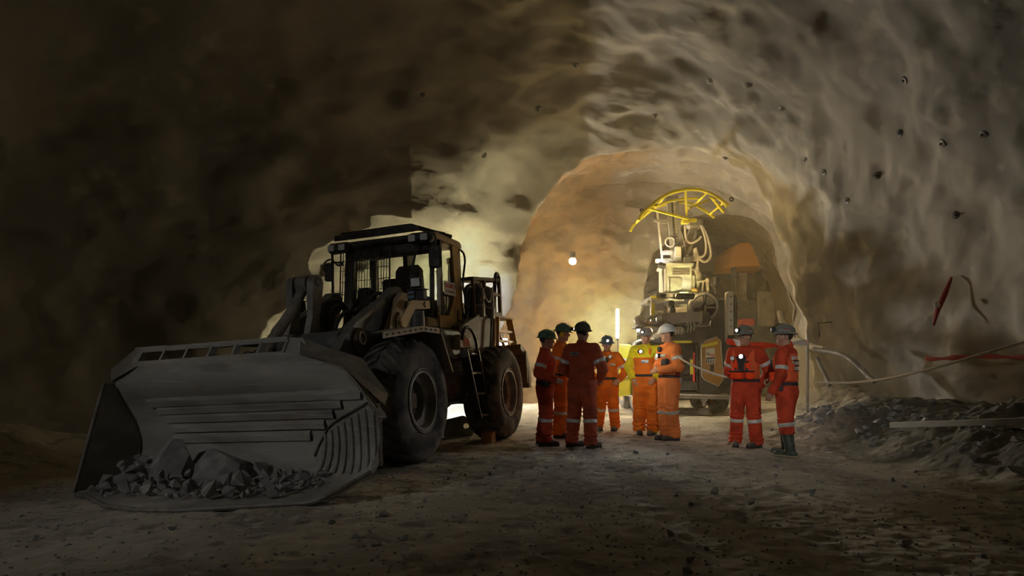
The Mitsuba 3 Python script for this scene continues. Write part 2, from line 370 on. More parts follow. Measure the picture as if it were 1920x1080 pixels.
# ---- wheels
def wheel_meshes():
    R = .785
    prof = [(.33, .17), (.37, .255), (.43, .285), (.52, .305), (.60, .305), (.68, .29), (.725, .265), (.752, .21), (.757, .1), (.757, 0)]
    prof = prof + [(r, -y) for r, y in prof[-2::-1]]
    tire = lathe(prof, 72)
    lugs = []
    for side in (-1, 1):
        for k in range(24):
            a0 = 2 * math.pi * (k + (.5 if side > 0 else 0)) / 24
            secs = []
            for t in np.linspace(0, 1, 6):
                y = side * (.015 + t * .262); a = a0 + .30 * t
                r = R - .012 * t if t < .75 else R - .012 - (t - .75) * .30
                r0 = .735 if t < .75 else .735 - (t - .75) * .36
                wd = .062 - .012 * t
                secs.append([[r0, a - wd, y], [r, a - wd * .85, y], [r, a + wd * .85, y], [r0, a + wd, y]])
            s = np.array(secs); v = np.stack([s[..., 0] * np.cos(s[..., 1]), s[..., 0] * np.sin(s[..., 1]), s[..., 2]], -1).reshape(-1, 3)
            f = [[i * 4 + j, i * 4 + j + 1, (i + 1) * 4 + j + 1, (i + 1) * 4 + j] for i in range(5) for j in range(3)] + [[0, 1, 2, 3], [20, 23, 22, 21]]
            m = tm(v, f)
            if side < 0: m = tm(m.vertices, m.faces[:, ::-1])
            lugs.append(m)
    rim = lathe([(.375, .262), (.372, .285), (.345, .285), (.335, .25), (.33, .20), (.315, .18), (.27, .165), (.255, .15), (.25, .08), (.24, .05), (.245, -.1), (.33, -.16), (.375, -.262)], 56)
    dish = lathe([(.245, .06), (.20, .055), (.19, .075), (.12, .085), (.115, .12), (.10, .135), (.0, .14)], 40)
    nuts = [cyl((.155 * math.cos(a), .155 * math.sin(a), .07), (.155 * math.cos(a), .155 * math.sin(a), .105), .014, 6) for a in np.arange(12) * math.pi / 6]
    ring = lathe([(.375, .270), (.395, .292), (.405, .288)], 56)
    return tire, lugs, rim, dish, nuts, ring
_tire, _lugs, _rim, _dish, _nuts, _ring = wheel_meshes()
TIRE = cat(_tire, _lugs)
for u in (0.0, -3.2):
    for sd in (1, -1):
        Rm = rot([1, 0, 0], -90 * sd)
        wk = f'{W}__wheel' if not any(k.startswith(f'{W}__wheel') for k in scene) else fresh(f'{W}__wheel')
        at = (u, sd * 1.035, .785)
        put(wk + '__tyre', ld(xf(TIRE, Rm, at)), 'm_rubber', 40)
        put(wk + '__rim', ld(xf(cat(_rim, _ring), Rm, at)), 'm_greysteel', 40)
        put(wk + '__hub', ld(xf(_dish, Rm, at)), 'm_brown', 40)
        if sd > 0:
            for nmesh in _nuts: put(wk + '__wheel_nut', ld(xf(nmesh, Rm, at)), 'm_greysteel')
L_('axle', cat(cyl((0, -.9, .785), (0, .9, .785), .17), ball((0, 0, .785), .28)), 'm_black')
L_('axle', cat(cyl((-3.2, -.9, .785), (-3.2, .9, .785), .17), ball((-3.2, 0, .785), .28)), 'm_black')

# ---- frames
L_('front_frame', cat(boxb((-1.2, -.42, .62), (.55, .42, 1.32), .05), pv([(-1.15, 1.3), (-.1, 1.3), (-.3, 1.75), (-1.1, 1.9)], -.42, .42)), 'm_black')
L_('rear_frame', cat(boxb((-4.7, -.45, .62), (-1.3, .45, 1.35), .05)), 'm_black')
L_('fuel_tank', boxb((-2.45, -.95, .74), (-1.28, .92, 1.42), .06), 'm_black')
L_('tool_box', boxb((-2.05, .55, 1.32), (-1.25, 1.0, 1.78), .03), 'm_black')
tan = [(-.42, 1.35), (-.36, 1.75), (-.52, 1.98), (-.66, 2.18), (-.80, 2.27), (-.98, 2.27), (-1.08, 2.2), (-1.08, 1.95), (-1.25, 1.35)]
for s in (1, -1):
    k = L_('frame_tower', pv(tan, min(.60 * s, .68 * s), max(.60 * s, .68 * s)), 'm_tan')
    put(k + '__pin', ld(cat(cyl((-.90, .585 * s, 2.08), (-.90, .72 * s, 2.08), .085), cyl((-.90, .69 * s, 2.08), (-.90, .735 * s, 2.08), .05))), 'm_greysteel')
    put(k + '__gusset', ld(pv([(-.60, 1.40), (-.52, 1.86), (-.62, 1.98), (-.86, 1.42)], min(.66 * s, .70 * s), max(.66 * s, .70 * s))), 'm_brown')

# ---- lift arms, cross tube, tilt linkage
armp = [(-1.0, 2.30), (-.93, 2.37), (-.80, 2.36), (-.44, 2.14), (-.05, 1.96), (.30, 1.78), (.52, 1.60), (.72, 1.36), (1.05, .85), (1.50, .45), (1.52, .28), (1.38, .2), (1.1, .32), (.72, .62), (.40, .95), (.0, 1.12), (-.35, 1.20), (-.62, 1.62), (-.85, 2.0), (-.98, 2.14)]
for s in (1, -1):
    k = L_('lift_arm', pv(armp, min(.43 * s, .57 * s), max(.43 * s, .57 * s)), 'm_arm')
    put(k + '__boss', ld(cat(cyl((.22, .56 * s, 1.56), (.22, .60 * s, 1.56), .17, 28))), 'm_brown')
    put(k + '__boss_pin', ld(torus((.20, .61 * s, 1.60), (0, 1, 0), .075, .014)), 'm_light')
    put(k + '__edge_strip', ld(pv([(-.44, 2.145), (.30, 1.785), (.52, 1.605), (.50, 1.57), (.28, 1.745), (-.46, 2.105)], min(.565 * s, .585 * s), max(.565 * s, .585 * s))), 'm_greysteel')
L_('cross_tube', cyl((.38, -.45, 1.55), (.38, .45, 1.55), .15, 28), 'm_arm')
for v in (-.36, -.05):
    pts = []
    for c, r in (((.20, 2.34), .115), ((.27, 1.9), .075), ((.36, 1.50), .13), ((.46, 1.0), .12)):
        pts.append(Polygon([(c[0] + r * math.cos(a), c[1] + r * math.sin(a)) for a in np.linspace(0, 2 * np.pi, 24)[:-1]]))
    from shapely import union_all
    sh = union_all([union_all([pts[i], pts[i + 1]]).convex_hull for i in range(3)])
    k = L_('bellcrank', pv(sh, v - .045, v + .045), 'm_greysteel')
    put(k + '__pin', ld(cyl((.20, v - .07, 2.36), (.20, v + .07, 2.36), .05, 16)), 'm_greysteel')
L_('tilt_rod', cat(tube([(.20, -.205, 2.34), (.42, -.205, 2.05), (1.40, -.205, 1.10)], .066, 14), cyl((.20, -.285, 2.34), (.20, -.125, 2.34), .115, 24)), 'm_greysteel')
L_('tilt_cylinder', cat(cyl((.46, -.08, 1.05), (-.2, -.08, 1.35), .045), cyl((-.15, -.08, 1.33), (-1.0, -.08, 1.72), .11, 20)), 'm_arm')
for s in (1, -1):
    L_('lift_cylinder', cat(cyl((.15, .34 * s, .95), (-.9, .34 * s, .80), .085, 18), cyl((.15, .34 * s, .95), (.55, .34 * s, 1.02), .045)), 'm_black')
# hoses in front of the cab
hz = [[(-.55, .05, 1.75), (-.75, .0, 2.15), (-.85, -.05, 2.25), (-.72, -.12, 2.05), (-.5, -.12, 1.6)],
      [(-.60, .28, 1.7), (-.80, .28, 2.12), (-1.0, .26, 2.22), (-1.05, .25, 2.0), (-1.0, .22, 1.7)],
      [(-.2, -.18, 1.72), (-.45, -.18, 2.12), (-.65, -.2, 2.10), (-.8, -.2, 1.7)],
      [(-.15, .32, 1.80), (-.45, .34, 2.16), (-.8, .34, 2.28), (-1.1, .34, 2.1), (-1.2, .3, 1.8)],
      [(-.1, -.32, 1.7), (-.5, -.34, 2.2), (-.9, -.36, 2.2), (-1.1, -.36, 1.8)],
      [(.1, .15, 1.75), (-.2, .2, 2.0), (-.4, .2, 1.95), (-.5, .22, 1.6)]]
for c in hz: L_('hydraulic_hose', tube(curve(c), .026, 8), 'm_hoseblack')
L_('valve_block', cat(boxb((-1.15, -.2, 1.85), (-.85, .3, 2.02), .02), boxb((-1.2, .05, 2.0), (-.95, .4, 2.12), .02)), 'm_yellow')
L_('hose_guard', beam((-.35, -.22, 1.62), (-.60, -.26, 2.02), .035), 'm_yellow')

# ---- front fenders
for s in (1, -1):
    path = [(1.08, 1.575), (.13, 1.695), (-.34, 1.69), (-.66, 1.16)] if s > 0 else [(.35, 1.66), (.13, 1.695), (-.34, 1.69), (-.66, 1.16)]
    vin = [1.22, .92, .66, .66]
    rows = np.array([[(u, s * vi, w), (u, s * 1.40, w)] for (u, w), vi in zip(path, vin)])
    g_ = grid_mesh(rows); k = L_('fender', cat(g_, tm(g_.vertices - [0.012, 0, .02], g_.faces[:, ::-1])), 'm_greysteel', False)
    put(k + '__lip', ld(cat([beam((a[0], s * 1.405, a[1] - .03), (b_[0], s * 1.405, b_[1] - .03), .02, .075) if False else hull([(q[0] + dx, s * vv, q[1] + dz) for q in (a, b_) for vv in (1.395, 1.42) for dx, dz in (((0, .004), (0, -.065)) if i < 2 else ((0, 0), (-.05, -.035)))]) for i, (a, b_) in enumerate(zip(path[:-1], path[1:]))])), 'm_tan', False)
    if s > 0:
        for i in range(11):
            t = i / 10 * 1.38; u = 1.02 - t; w = float(np.interp(u, [-.34, .13, 1.08], [1.69, 1.695, 1.575])) - .03
            put(k + '__bolt', ld(cyl((u, 1.42, w), (u, 1.43, w), .013, 8)), 'm_darktext')

# ---- bucket
B = f'{W}__bucket'
VL, VR = -1.50, 1.86
prof0 = [(2.42, .045), (2.05, .075), (1.76, .14), (1.63, .27), (1.585, .47), (1.63, .68), (1.75, .90), (1.90, 1.08), (1.93, 1.20), (1.84, 1.345)]
def bcol(v):
    """profile of the inner skin at lateral position v (wing bends forward on both flanks)"""
    a = max(0, (v - .95) / (VR - .95)); b = max(0, (-1.15 - v) / .35)
    out = []
    for i, (u, w) in enumerate(prof0):
        bend = sstep(.05, .95, w) if False else 1.0
        if 2 <= i <= 6: u = u + a * (2.05 - u) * .95 + b * .05
        if i in (7, 8): u = u + a * .08
        if i == 9: u = u + a * .05
        # upper corner cut off towards the ends
        if v > .95:
            wt = 1.345 + (v - .95) * (-.30 if v < 1.45 else -.30) - (max(0, v - 1.45) * .85)
            w = min(w, wt - (9 - i) * .012)
        if v < -1.25: w = min(w, 1.345 - (-1.25 - v) * .65 - (9 - i) * .012)
        # the floor curls up at the right-hand end
        c = max(0, (v - 1.45) / (VR - 1.45))
        if i <= 2: w = w + c ** 2 * (.22 + .05 * i)
        out.append((u, w))
    # spade lip
    lipu = float(np.interp(v, [-1.5, -1.25, -.9, -.5, .05, .5, .95, 1.35, 1.67, 1.80, 1.86], [2.42, 2.50, 2.70, 2.93, 3.07, 3.05, 2.86, 2.70, 2.62, 2.40, 2.22]))
    out[0] = (lipu, .03 + c ** 2 * .20)
    return out
vs = np.r_[np.linspace(VL, -1.25, 4), np.linspace(-1.1, .95, 28), np.linspace(1.05, VR, 14)]
from scipy.interpolate import interp1d
def bsurf(vs, off=0.0):
    rows = []
    for v in vs:
        p = np.array(bcol(v)); s = np.r_[0, np.cumsum(np.linalg.norm(np.diff(p, axis=0), axis=1))]
        q_ = PchipInterpolator(s, p)(np.linspace(0, s[-1], 44))
        d = np.gradient(q_, axis=0); d /= np.linalg.norm(d, axis=1, keepdims=True) + 1e-9
        n_ = np.stack([d[:, 1], -d[:, 0]], 1) * -1      # towards the outside of the C
        rows.append(np.c_[q_[:, 0] + off * -n_[:, 0], np.full(44, v), q_[:, 1] + off * -n_[:, 1]])
    return np.array(rows)
A0, A1 = bsurf(vs, 0), bsurf(vs, -.035)
def thick(A, Bq):
    n, m_ = A.shape[:2]; g1, g2 = grid_mesh(A), grid_mesh(Bq)
    idx = np.arange(n * m_).reshape(n, m_); loop = np.r_[idx[:, 0], idx[-1, 1:], idx[-2::-1, -1], idx[0, -2:0:-1]]
    k = len(loop); f = [[loop[i], loop[(i + 1) % k], loop[(i + 1) % k] + n * m_, loop[i] + n * m_] for i in range(k)]
    side = tm(np.vstack([g1.vertices, g2.vertices]), f)
    return cat(g1, tm(g2.vertices, g2.faces[:, ::-1]), side)
put(B + '__shell', ld(thick(A0, A1)), 'm_bucket', 30)
# left side plate: from the profile to a straight front edge
def side_plate(v, front_top, front_bot, th):
    p = [q for q in bcol(v)][1:9]
    poly = [front_bot] + p + [front_top]
    return pv(Polygon(poly).buffer(0), v - th, v)
put(B + '__side_plate', ld(side_plate(VL, (2.06, 1.17), (2.46, .05), .03)), 'm_bucket', label='dark flat side plate')
put(B + '__side_edge', ld(beam((2.07, VL + .01, 1.17), (2.47, VL + .01, .05), .035, .03)), 'm_greysteel')
# right wing edge
re_ = [np.array(bcol(VR)[i]) for i in range(2, 8)]
put(B + '__side_edge', ld(tube(curve([(u, VR, w) for u, w in re_], 18), .02, 8)), 'm_greysteel')
# outer flange behind the right-hand rim
fl_in = [(1.90, .92, 1.355), (1.93, 1.45, 1.19), (1.93, 1.86, .82)]
fl_out = [(1.70, .80, 1.52), (1.64, 1.46, 1.29), (1.68, 1.76, .92)]
fm = grid_mesh(np.array([fl_in, fl_out]).transpose(1, 0, 2)); fm2 = tm(fm.vertices - [.03, 0, .01], fm.faces[:, ::-1])
put(B + '__flange', ld(cat(fm, fm2)), 'm_greysteel', False)
fl2i = [(1.84, -1.28, 1.34), (1.98, -1.50, 1.19)]; fl2o = [(1.70, -1.42, 1.56), (1.84, -1.66, 1.33)]
fm = grid_mesh(np.array([fl2i, fl2o]).transpose(1, 0, 2)); fm2 = tm(fm.vertices - [.03, 0, .01], fm.faces[:, ::-1])
put(B + '__flange', ld(cat(fm, fm2)), 'm_greysteel', False)
# cutting edge
ce = np.array([bcol(v)[0] for v in vs])
put(B + '__cutting_edge', ld(tube(np.c_[ce[:, 0] + .01, vs, ce[:, 1] - .012], .024, 6)), 'm_greysteel')
# wear strips across the back, and ribs on the right wing
def on_back(v, w):
    p = np.array(bcol(v))[2:]; return float(np.interp(w, p[:, 1], p[:, 0]))
rib_w = [(.47, -1.02, .80), (.59, -1.02, 1.02), (.70, -1.06, 1.20), (.80, -1.10, 1.36), (.885, -1.18, 1.66)]
for i, (w0, va, vb) in enumerate(rib_w):
    h_ = .10
    rows = []
    for v in np.linspace(va, vb, 14):
        t_ = .036
        rows.append([(on_back(v, w0 - .01) + .004, v, w0 - .012), (on_back(v, w0) + t_, v, w0 - .005), (on_back(v, w0 + .05) + t_, v, w0 + .055), (on_back(v, w0 + h_) + .003, v, w0 + h_)])
    put(B + '__wear_strip', ld(grid_mesh(np.array(rows))), 'm_bucket', False)
for i in range(8):
    v = .98 + i * .117
    wtop = .50 + (v - .9) * .36; wbot = .16 + max(0, v - 1.45) * .25
    pts = [(on_back(v, w) + .014, v, w) for w in np.linspace(wbot, wtop, 7)]
    put(B + '__wing_rib', ld(tube(pts, .014, 6)), 'm_bucket')
# diagonal weld edge of the wing
put(B + '__wing_seam', ld(tube(curve([(on_back(v, w) + .008, v, w) for v, w in ((.85, .30), (.95, .50), (1.2, .66), (1.5, .76), (1.72, .84))], 16), .012, 6)), 'm_black')
# spill guard along the top edge: top bar, bottom bar, posts
gL, gR = -1.32, .66
put(B + '__spill_guard', ld(cat(
    pu([(gL, 1.50), (gR, 1.50), (gR, 1.555), (gL, 1.555)], 1.66, 1.74),
    hull([(1.84, gL, 1.345), (1.84, gR + .1, 1.345), (1.82, gL, 1.40), (1.82, gR, 1.40), (1.79, gL, 1.40), (1.79, gR, 1.40), (1.80, gL, 1.345), (1.80, gR + .1, 1.345)]))), 'm_bucket', False)
for i in range(7):
    v = gL + .03 + i * (gR - gL - .03) / 6
    put(B + '__guard_post', ld(pv([(1.83, 1.385), (1.74, 1.52), (1.66, 1.52), (1.74, 1.36)], v - .014, v + .014)), 'm_bucket')
put(B + '__top_plate', ld(hull([(1.84, gR, 1.345), (1.84, 1.0, 1.34), (1.70, gR, 1.545), (1.70, .82, 1.53), (1.80, gR, 1.335), (1.80, 1.0, 1.325), (1.66, gR, 1.53), (1.66, .82, 1.51)])), 'm_bucket', False)
put(B + '__corner_plate', ld(hull([(1.84, gL - .01, 1.345), (1.84, gL - .04, 1.345), (1.70, gL, 1.555), (1.70, gL - .10, 1.555), (1.80, gL, 1.335), (1.66, gL, 1.53), (1.80, gL - .05, 1.33), (1.66, gL - .1, 1.53)])), 'm_bucket', False)
put(B + '__top_plate', ld(boxb((1.55, gL - .1, 1.545), (1.72, gL + .35, 1.565), 0)), 'm_bucket', False)

# ---- cab
C = f'{W}__cab'
put(C + '__floor', ld(cat(boxb((-2.62, -.82, 1.80), (-1.55, .80, 1.93), .03), boxb((-2.45, .60, 1.80), (-1.25, .80, 1.96), .03))), 'm_tan')
def post(p0, p1, w, h, mat, name='pillar'): put(f'{C}__{name}', ld(beam(p0, p1, w, h)), mat)
post((-1.56, .73, 1.95), (-1.70, .73, 3.16), .05, .06, 'm_black')
post((-1.74, .79, 1.95), (-1.80, .79, 3.16), .07, .05, 'm_black')
post((-1.66, -.78, 1.93), (-1.84, -.78, 3.2), .10, .12, 'm_black')
post((-1.62, -.70, 1.93), (-1.80, -.70, 3.2), .08, .10, 'm_arm')
post((-2.56, -.78, 1.93), (-2.54, -.78, 3.18), .10, .10, 'm_black')
post((-2.56, .74, 1.93), (-2.54, .74, 3.18), .10, .10, 'm_black')
post((-2.58, -.15, 1.93), (-2.58, -.15, 3.18), .08, .20, 'm_black')
put(C + '__corrugated_duct', ld(cat(cyl((-1.66, .80, 1.98), (-1.73, .80, 2.72), .028, 12), [torus((-1.66 - .07 * t, .80, 1.98 + .74 * t), (-.09, 0, 1), .028, .008, 12, 5) for t in np.linspace(0, 1, 26)])), 'm_light')
dp = [(-2.20, 3.13), (-2.46, 3.16), (-2.47, 1.82), (-1.62, 1.82), (-1.62, 2.0), (-1.98, 2.02), (-2.12, 2.20), (-2.24, 2.42)]
put(C + '__door', ld(pv(dp, .79, .83)), 'm_yellow')
put(C + '__door__handle_recess', ld(pv([(-2.31 + .045 * math.cos(a), 2.03 + .115 * math.sin(a)) for a in np.linspace(0, 2 * np.pi, 20)[:-1]], .825, .836)), 'm_darktext')
put(C + '__door__handle', ld(boxb((-2.33, .83, 1.97), (-2.29, .85, 2.09), .01)), 'm_yellow')
put(C + '__door__grab_rail', ld(tube(curve([(-2.48, .84, 3.12), (-2.52, .87, 3.08), (-2.50, .88, 2.75), (-2.46, .88, 2.45), (-2.56, .88, 2.3), (-2.53, .86, 1.85)], 30), .016, 8)), 'm_black')
put(C + '__side_window', ld(tm([(-1.76, .795, 1.97), (-2.24, .795, 1.97), (-2.24, .795, 3.14), (-1.80, .795, 3.14)], [[0, 1, 2, 3]])), 'm_glass', False, label='door window pane')
put(C + '__lower_window_tint', ld(tm([(-1.78, .785, 2.0), (-2.10, .785, 2.0), (-2.22, .785, 2.38), (-1.78, .785, 2.38)], [[0, 1, 2, 3]])), 'm_arm', False)
ws = np.array([[(-1.62 + .09 * (1 - (v / .74) ** 2) - .14 * t, v, 1.95 + 1.2 * t) for v in np.linspace(-.74, .72, 13)] for t in (0, .5, 1)])
put(C + '__windscreen', ld(grid_mesh(ws)), 'm_glass', True, label='dusty windscreen pane')
put(C + '__rear_window', ld(tm([(-2.58, -.05, 2.15), (-2.58, .70, 2.15), (-2.58, .70, 3.1), (-2.58, -.05, 3.1)], [[0, 1, 2, 3]])), 'm_glass', False)
put(C + '__rear_panel', ld(boxb((-2.62, -.8, 1.9), (-2.56, .8, 2.2), .01)), 'm_black')
put(C + '__front_panel', ld(cat(boxb((-1.66, -.74, 1.9), (-1.52, .74, 2.28), .03))), 'm_arm')
put(C + '__header', ld(boxb((-1.86, -.78, 2.98), (-1.66, .70, 3.16), .03)), 'm_black')
put(C + '__roof', ld(hull([(-1.62, -.84, 3.16), (-1.62, .83, 3.16), (-2.58, -.84, 3.18), (-2.58, .83, 3.15), (-1.70, -.78, 3.28), (-1.70, .80, 3.27), (-2.52, -.78, 3.29), (-2.55, .82, 3.25), (-1.62, .83, 3.24), (-1.62, -.84, 3.24)])), 'm_tan', False)
put(C + '__visor', ld(cat(boxb((-1.68, -.62, 3.15), (-1.54, .62, 3.24), .03))), 'm_black')
for s in (1, -1):
    k = f'{C}__light_pod' + ('_001' if s < 0 else '')
    c0 = .62 if s > 0 else -.80
    put(k, ld(cat(boxb((-1.66, c0 - .20, 3.09), (-1.48, c0 + .20, 3.25), .05))), 'm_black')
for v0 in (.50, .70, -.90, -.71):
    put(C + '__work_lamp', ld(boxb((-1.475, v0 - .055, 3.115), (-1.46, v0 + .055, 3.21), .004)), 'm_lens')
# mesh guard rack on the roof front
put(C + '__roof_rack', ld(cat(boxb((-1.74, -.86, 3.40), (-1.70, .38, 3.445), .004), boxb((-1.60, -.90, 3.29), (-1.57, .56, 3.37), .004), beam((-1.72, .36, 3.42), (-2.3, .78, 3.30), .05), beam((-1.58, .52, 3.33), (-2.0, .80, 3.29), .04))), 'm_black', False)
for i in range(14):
    v = -.84 + i * .092
    put(C + '__rack_slat', ld(hull([(-1.72, v - .03, 3.40), (-1.72, v + .03, 3.40), (-1.585, v - .03, 3.36), (-1.585, v + .03, 3.36), (-1.71, v - .03, 3.415), (-1.71, v + .03, 3.415), (-1.575, v - .03, 3.37), (-1.575, v + .03, 3.37)])), 'm_black', False)
# window cage: uprights and cross wires
for i in range(19):
    v = -.78 + i * .048
    r = .012 if i in (0, 6, 13, 18) else .0055
    put(C + '__cage_bar', ld(cyl((-1.46, v, 2.35 if i % 3 else 2.22), (-1.56, v, 3.14), r, 6)), 'm_black')
for w in (2.30, 2.46, 2.62, 2.80, 2.96):
    put(C + '__cage_wire', ld(cyl((-1.47 - (w - 2.35) * .12, -.80, w), (-1.47 - (w - 2.35) * .12, .09, w), .005, 6)), 'm_black')
put(C + '__cage_post', ld(cat(cyl((-1.50, -.93, 2.2), (-1.55, -.93, 3.12), .020), cyl((-1.5, -.93, 2.95), (-1.6, -.8, 2.95), .015), cyl((-1.5, -.93, 2.3), (-1.6, -.8, 2.3), .015))), 'm_black')
put(C + '__wiper', ld(cat(beam((-1.46, .46, 2.58), (-1.58, .54, 3.12), .035, .02), cyl((-1.47, .44, 2.56), (-1.47, .5, 2.6), .03))), 'm_black')
put(C + '__wiper_blade', ld(cat(beam((-1.50, -.22, 2.90), (-1.50, .12, 2.93), .03, .02))), 'm_black')
put(C + '__seat', ld(cat(hull([(-2.30 - .07 * t, v * (.27 - .05 * t), 2.28 + .60 * t) for t in (0, .5, .93) for v in (-1, 1)] + [(-2.20 - .05 * t, v * (.25 - .05 * t), 2.28 + .62 * t) for t in (0, .5, .9) for v in (-1, 1)] + [(-2.30, v * .17, 2.92) for v in (-1, 1)]), boxb((-2.35, -.27, 2.12), (-1.85, .27, 2.32), .06))), 'm_darktext')
put(C + '__steering_wheel', ld(cat(torus((-1.86, .02, 2.54), (-.4, 0, 1), .19, .018), cyl((-1.72, .02, 2.2), (-1.86, .02, 2.54), .03), [cyl((-1.86, .02, 2.54), (-1.86 + .15 * math.cos(a), .02 + .18 * math.sin(a), 2.54 + .06 * math.cos(a)), .012) for a in (0, 2.1, 4.2)])), 'm_darktext')
put(C + '__interior_post', ld(cat(boxb((-2.5, -.55, 1.95), (-2.35, -.15, 2.75), .04), boxb((-2.0, -.66, 1.95), (-1.75, -.42, 2.55), .04))), 'm_black')
# sticker on the door window
put(C + '__sign', ld(boxb((-1.80, .838, 2.335), (-2.22, .845, 2.54), 0)), 'm_white', label='white sign with red lettering')
def text_on(txt, h, M, at, mat, key, bold=True):
    m = meshkit.text_mesh(txt, h, .003, bold); v = np.array(m.vertices)
    put(key, ld(tm(v @ np.asarray(M).T + np.array(at), m.faces)), mat, False)
MT = np.array([[-1, 0, 0], [0, 0, 1], [0, 1, 0]], float)
t1 = meshkit.text_mesh('BAUMO', .078, .003, True); wid = t1.bounds[1][0]
text_on('BAUMO', .072 , MT, (-1.805, .845, 2.445), 'm_red', C + '__sign__lettering')
text_on('NTAGE', .072 , MT, (-1.805 - wid * .95, .845, 2.445), 'm_rigsteel', C + '__sign__lettering')
for i in range(9):
    put(C + '__sign__lettering', ld(boxb((-1.84 - i * .038, .845, 2.375), (-1.865 - i * .038, .848, 2.405), 0)), 'm_rigsteel', False)
# mirrors
put(C + '__mirror', ld(cat(box((.06, .20, .32), (-1.20, 1.0, 2.79), .05), )), 'm_black', label='square mirror beside the door')
put(C + '__mirror__arm', ld(tube(curve([(-1.62, .74, 3.13), (-1.40, .86, 3.16), (-1.22, 1.0, 3.1), (-1.21, 1.0, 2.9)], 16), .014, 8)), 'm_black')
put(C + '__mirror', ld(cat(box((.05, .13, .30), (-1.78, -1.17, 2.86), .04, rot([0, 0, 1], 20)))), 'm_black', label='narrow mirror on a bent arm at the far side')
put(C + '__mirror_001__arm', ld(cat(tube(curve([(-1.66, -.80, 2.98), (-1.72, -.98, 2.96), (-1.78, -1.12, 3.06), (-1.79, -1.20, 3.05), (-1.79, -1.22, 2.85)], 20), .013, 8), cyl((-1.66, -.8, 2.92), (-1.72, -.98, 2.95), .010))), 'm_black')
put(C + '__handrail', ld(tube(curve([(-1.60, -.8, 2.44), (-1.55, -1.0, 2.44), (-1.55, -1.1, 2.36)], 10), .012, 6)), 'm_black')

# ---- snorkel behind the cab
L_('air_intake', cat(tube(curve([(-2.62, .62, 2.95), (-2.62, .62, 2.6), (-2.68, .64, 2.3), (-2.78, .66, 1.95)], 16), np.linspace(.05, .11, 16), 14), cyl((-2.62, .62, 2.93), (-2.62, .62, 3.02), .075, 16)), 'm_black')

# ---- light brackets (yellow arms with lamps)
for s, dv in ((1, 0), (-1, 0)):
    V0 = 1.0 * s
    a = [(-.13, 1.74), (-.10, 1.83), (-.42, 2.10), (-.94, 2.14), (-.94, 2.03), (-.50, 1.985), (-.22, 1.72)]
    k = L_('lamp_bracket', cat(pv(a, min(V0, V0 - .02 * s), max(V0, V0 - .02 * s)), boxb((-.96, V0 - .14 * s, 2.03), (-.90, V0, 2.14), .004)), 'm_yellow')
    put(k + '__work_lamp', ld(cat(box((.08, .17, .15), (-.64, V0 - .03 * s, 2.36), .02), cyl((-.64, V0 - .03 * s, 2.14), (-.64, V0 - .03 * s, 2.3), .015), boxb((-.72, V0 - .15 * s, 2.255), (-.56, V0 + .1 * s, 2.27), 0))), 'm_black')
    put(k + '__work_lamp_lens', ld(box((.012, .13, .11), (-.597, V0 - .03 * s, 2.36), .003)), 'm_lens')
    put(k + '__signal_lamp', ld(cat(boxb((-.72, V0 - .14 * s, 2.11), (-.56, V0 - .02 * s, 2.25), .01), boxb((-.70, V0 - .0 * s, 2.12), (-.58, V0 + .09 * s, 2.25), .01))), 'm_darktext')
    for w in (2.145, 2.205):
        put(k + '__signal_lens', ld(boxb((-.562, V0 - .125 * s, w), (-.55, V0 - .03 * s, w + .035), .003)), 'm_bluelens')
    put(k + '__warning_emblem', ld(cat([torus((-.78 + .03 * math.cos(a_), V0 + .004 * s, 2.075 + .03 * math.sin(a_)), (0, 1, 0), .018, .003, 10, 4) for a_ in (0, 2.1, 4.2)])), 'm_redband')
L_('washer_bottle', cyl((-.70, .92, 1.72), (-.70, .92, 1.98), .10, 18), 'm_arm')

# ---- rear body
L_('hood', cat(hull([(-2.65, -.62, 1.3), (-2.65, .62, 1.3), (-4.75, -.62, 1.3), (-4.75, .62, 1.3), (-2.65, -.60, 2.36), (-2.65, .60, 2.36), (-4.5, -.55, 2.25), (-4.5, .55, 2.25), (-4.75, -.6, 1.9), (-4.75, .6, 1.9)])), 'm_yellow', False)
L_('counterweight', cat(boxb((-5.15, -1.15, .72), (-4.45, 1.0, 1.45), .14)), 'm_brown')
L_('rear_fender', cat(*[boxb((-4.35 - .02, .66, 0.9), (-4.3, 1.28, 1.5), .01)], pv([(-4.12, 1.62), (-4.42, 1.50), (-4.62, 1.15), (-4.62, .82), (-4.50, .82), (-4.50, 1.12), (-4.33, 1.42), (-4.08, 1.54)], .70, 1.25)), 'm_brown')
sp = [(-2.02, 1.40), (-2.03, 1.86), (-2.83, 2.10), (-3.40, 2.10), (-3.24, 1.36)]
k = L_('side_box', pv(sp, .62, 1.02), 'm_brown')
put(k + '__edge_rail', ld(tube([(-3.40, 1.04, 2.10), (-3.34, 1.04, 1.8), (-3.24, 1.04, 1.38)], .022, 8)), 'm_tan')
put(k + '__edge_rail', ld(tube([(-2.03, 1.03, 1.86), (-2.83, 1.03, 2.10)], .018, 8)), 'm_greysteel')
put(k + '__grab_rail', ld(tube([(-3.20, 1.06, 2.05), (-3.14, 1.08, 2.0), (-3.02, 1.08, 1.55), (-3.06, 1.04, 1.48)], .018, 8)), 'm_black')
L_('platform', boxb((-3.38, .70, 2.10), (-4.5, 1.02, 2.13), .005), 'm_tan')
k = L_('rear_ladder', cat(beam((-3.72, .98, 2.1), (-3.62, .98, 1.50), .06, .04), beam((-4.42, .95, 2.1), (-4.60, .98, 1.55), .12, .05)), 'm_yellow')
for w in (1.86, 1.68): put(k + '__rung', ld(beam((-3.66, .98, w), (-4.5, .97, w + .01), .05, .04)), 'm_yellow')
put(k + '__brace', ld(beam((-3.66, .98, 1.86), (-4.0, .98, 1.58), .045, .03)), 'm_yellow')
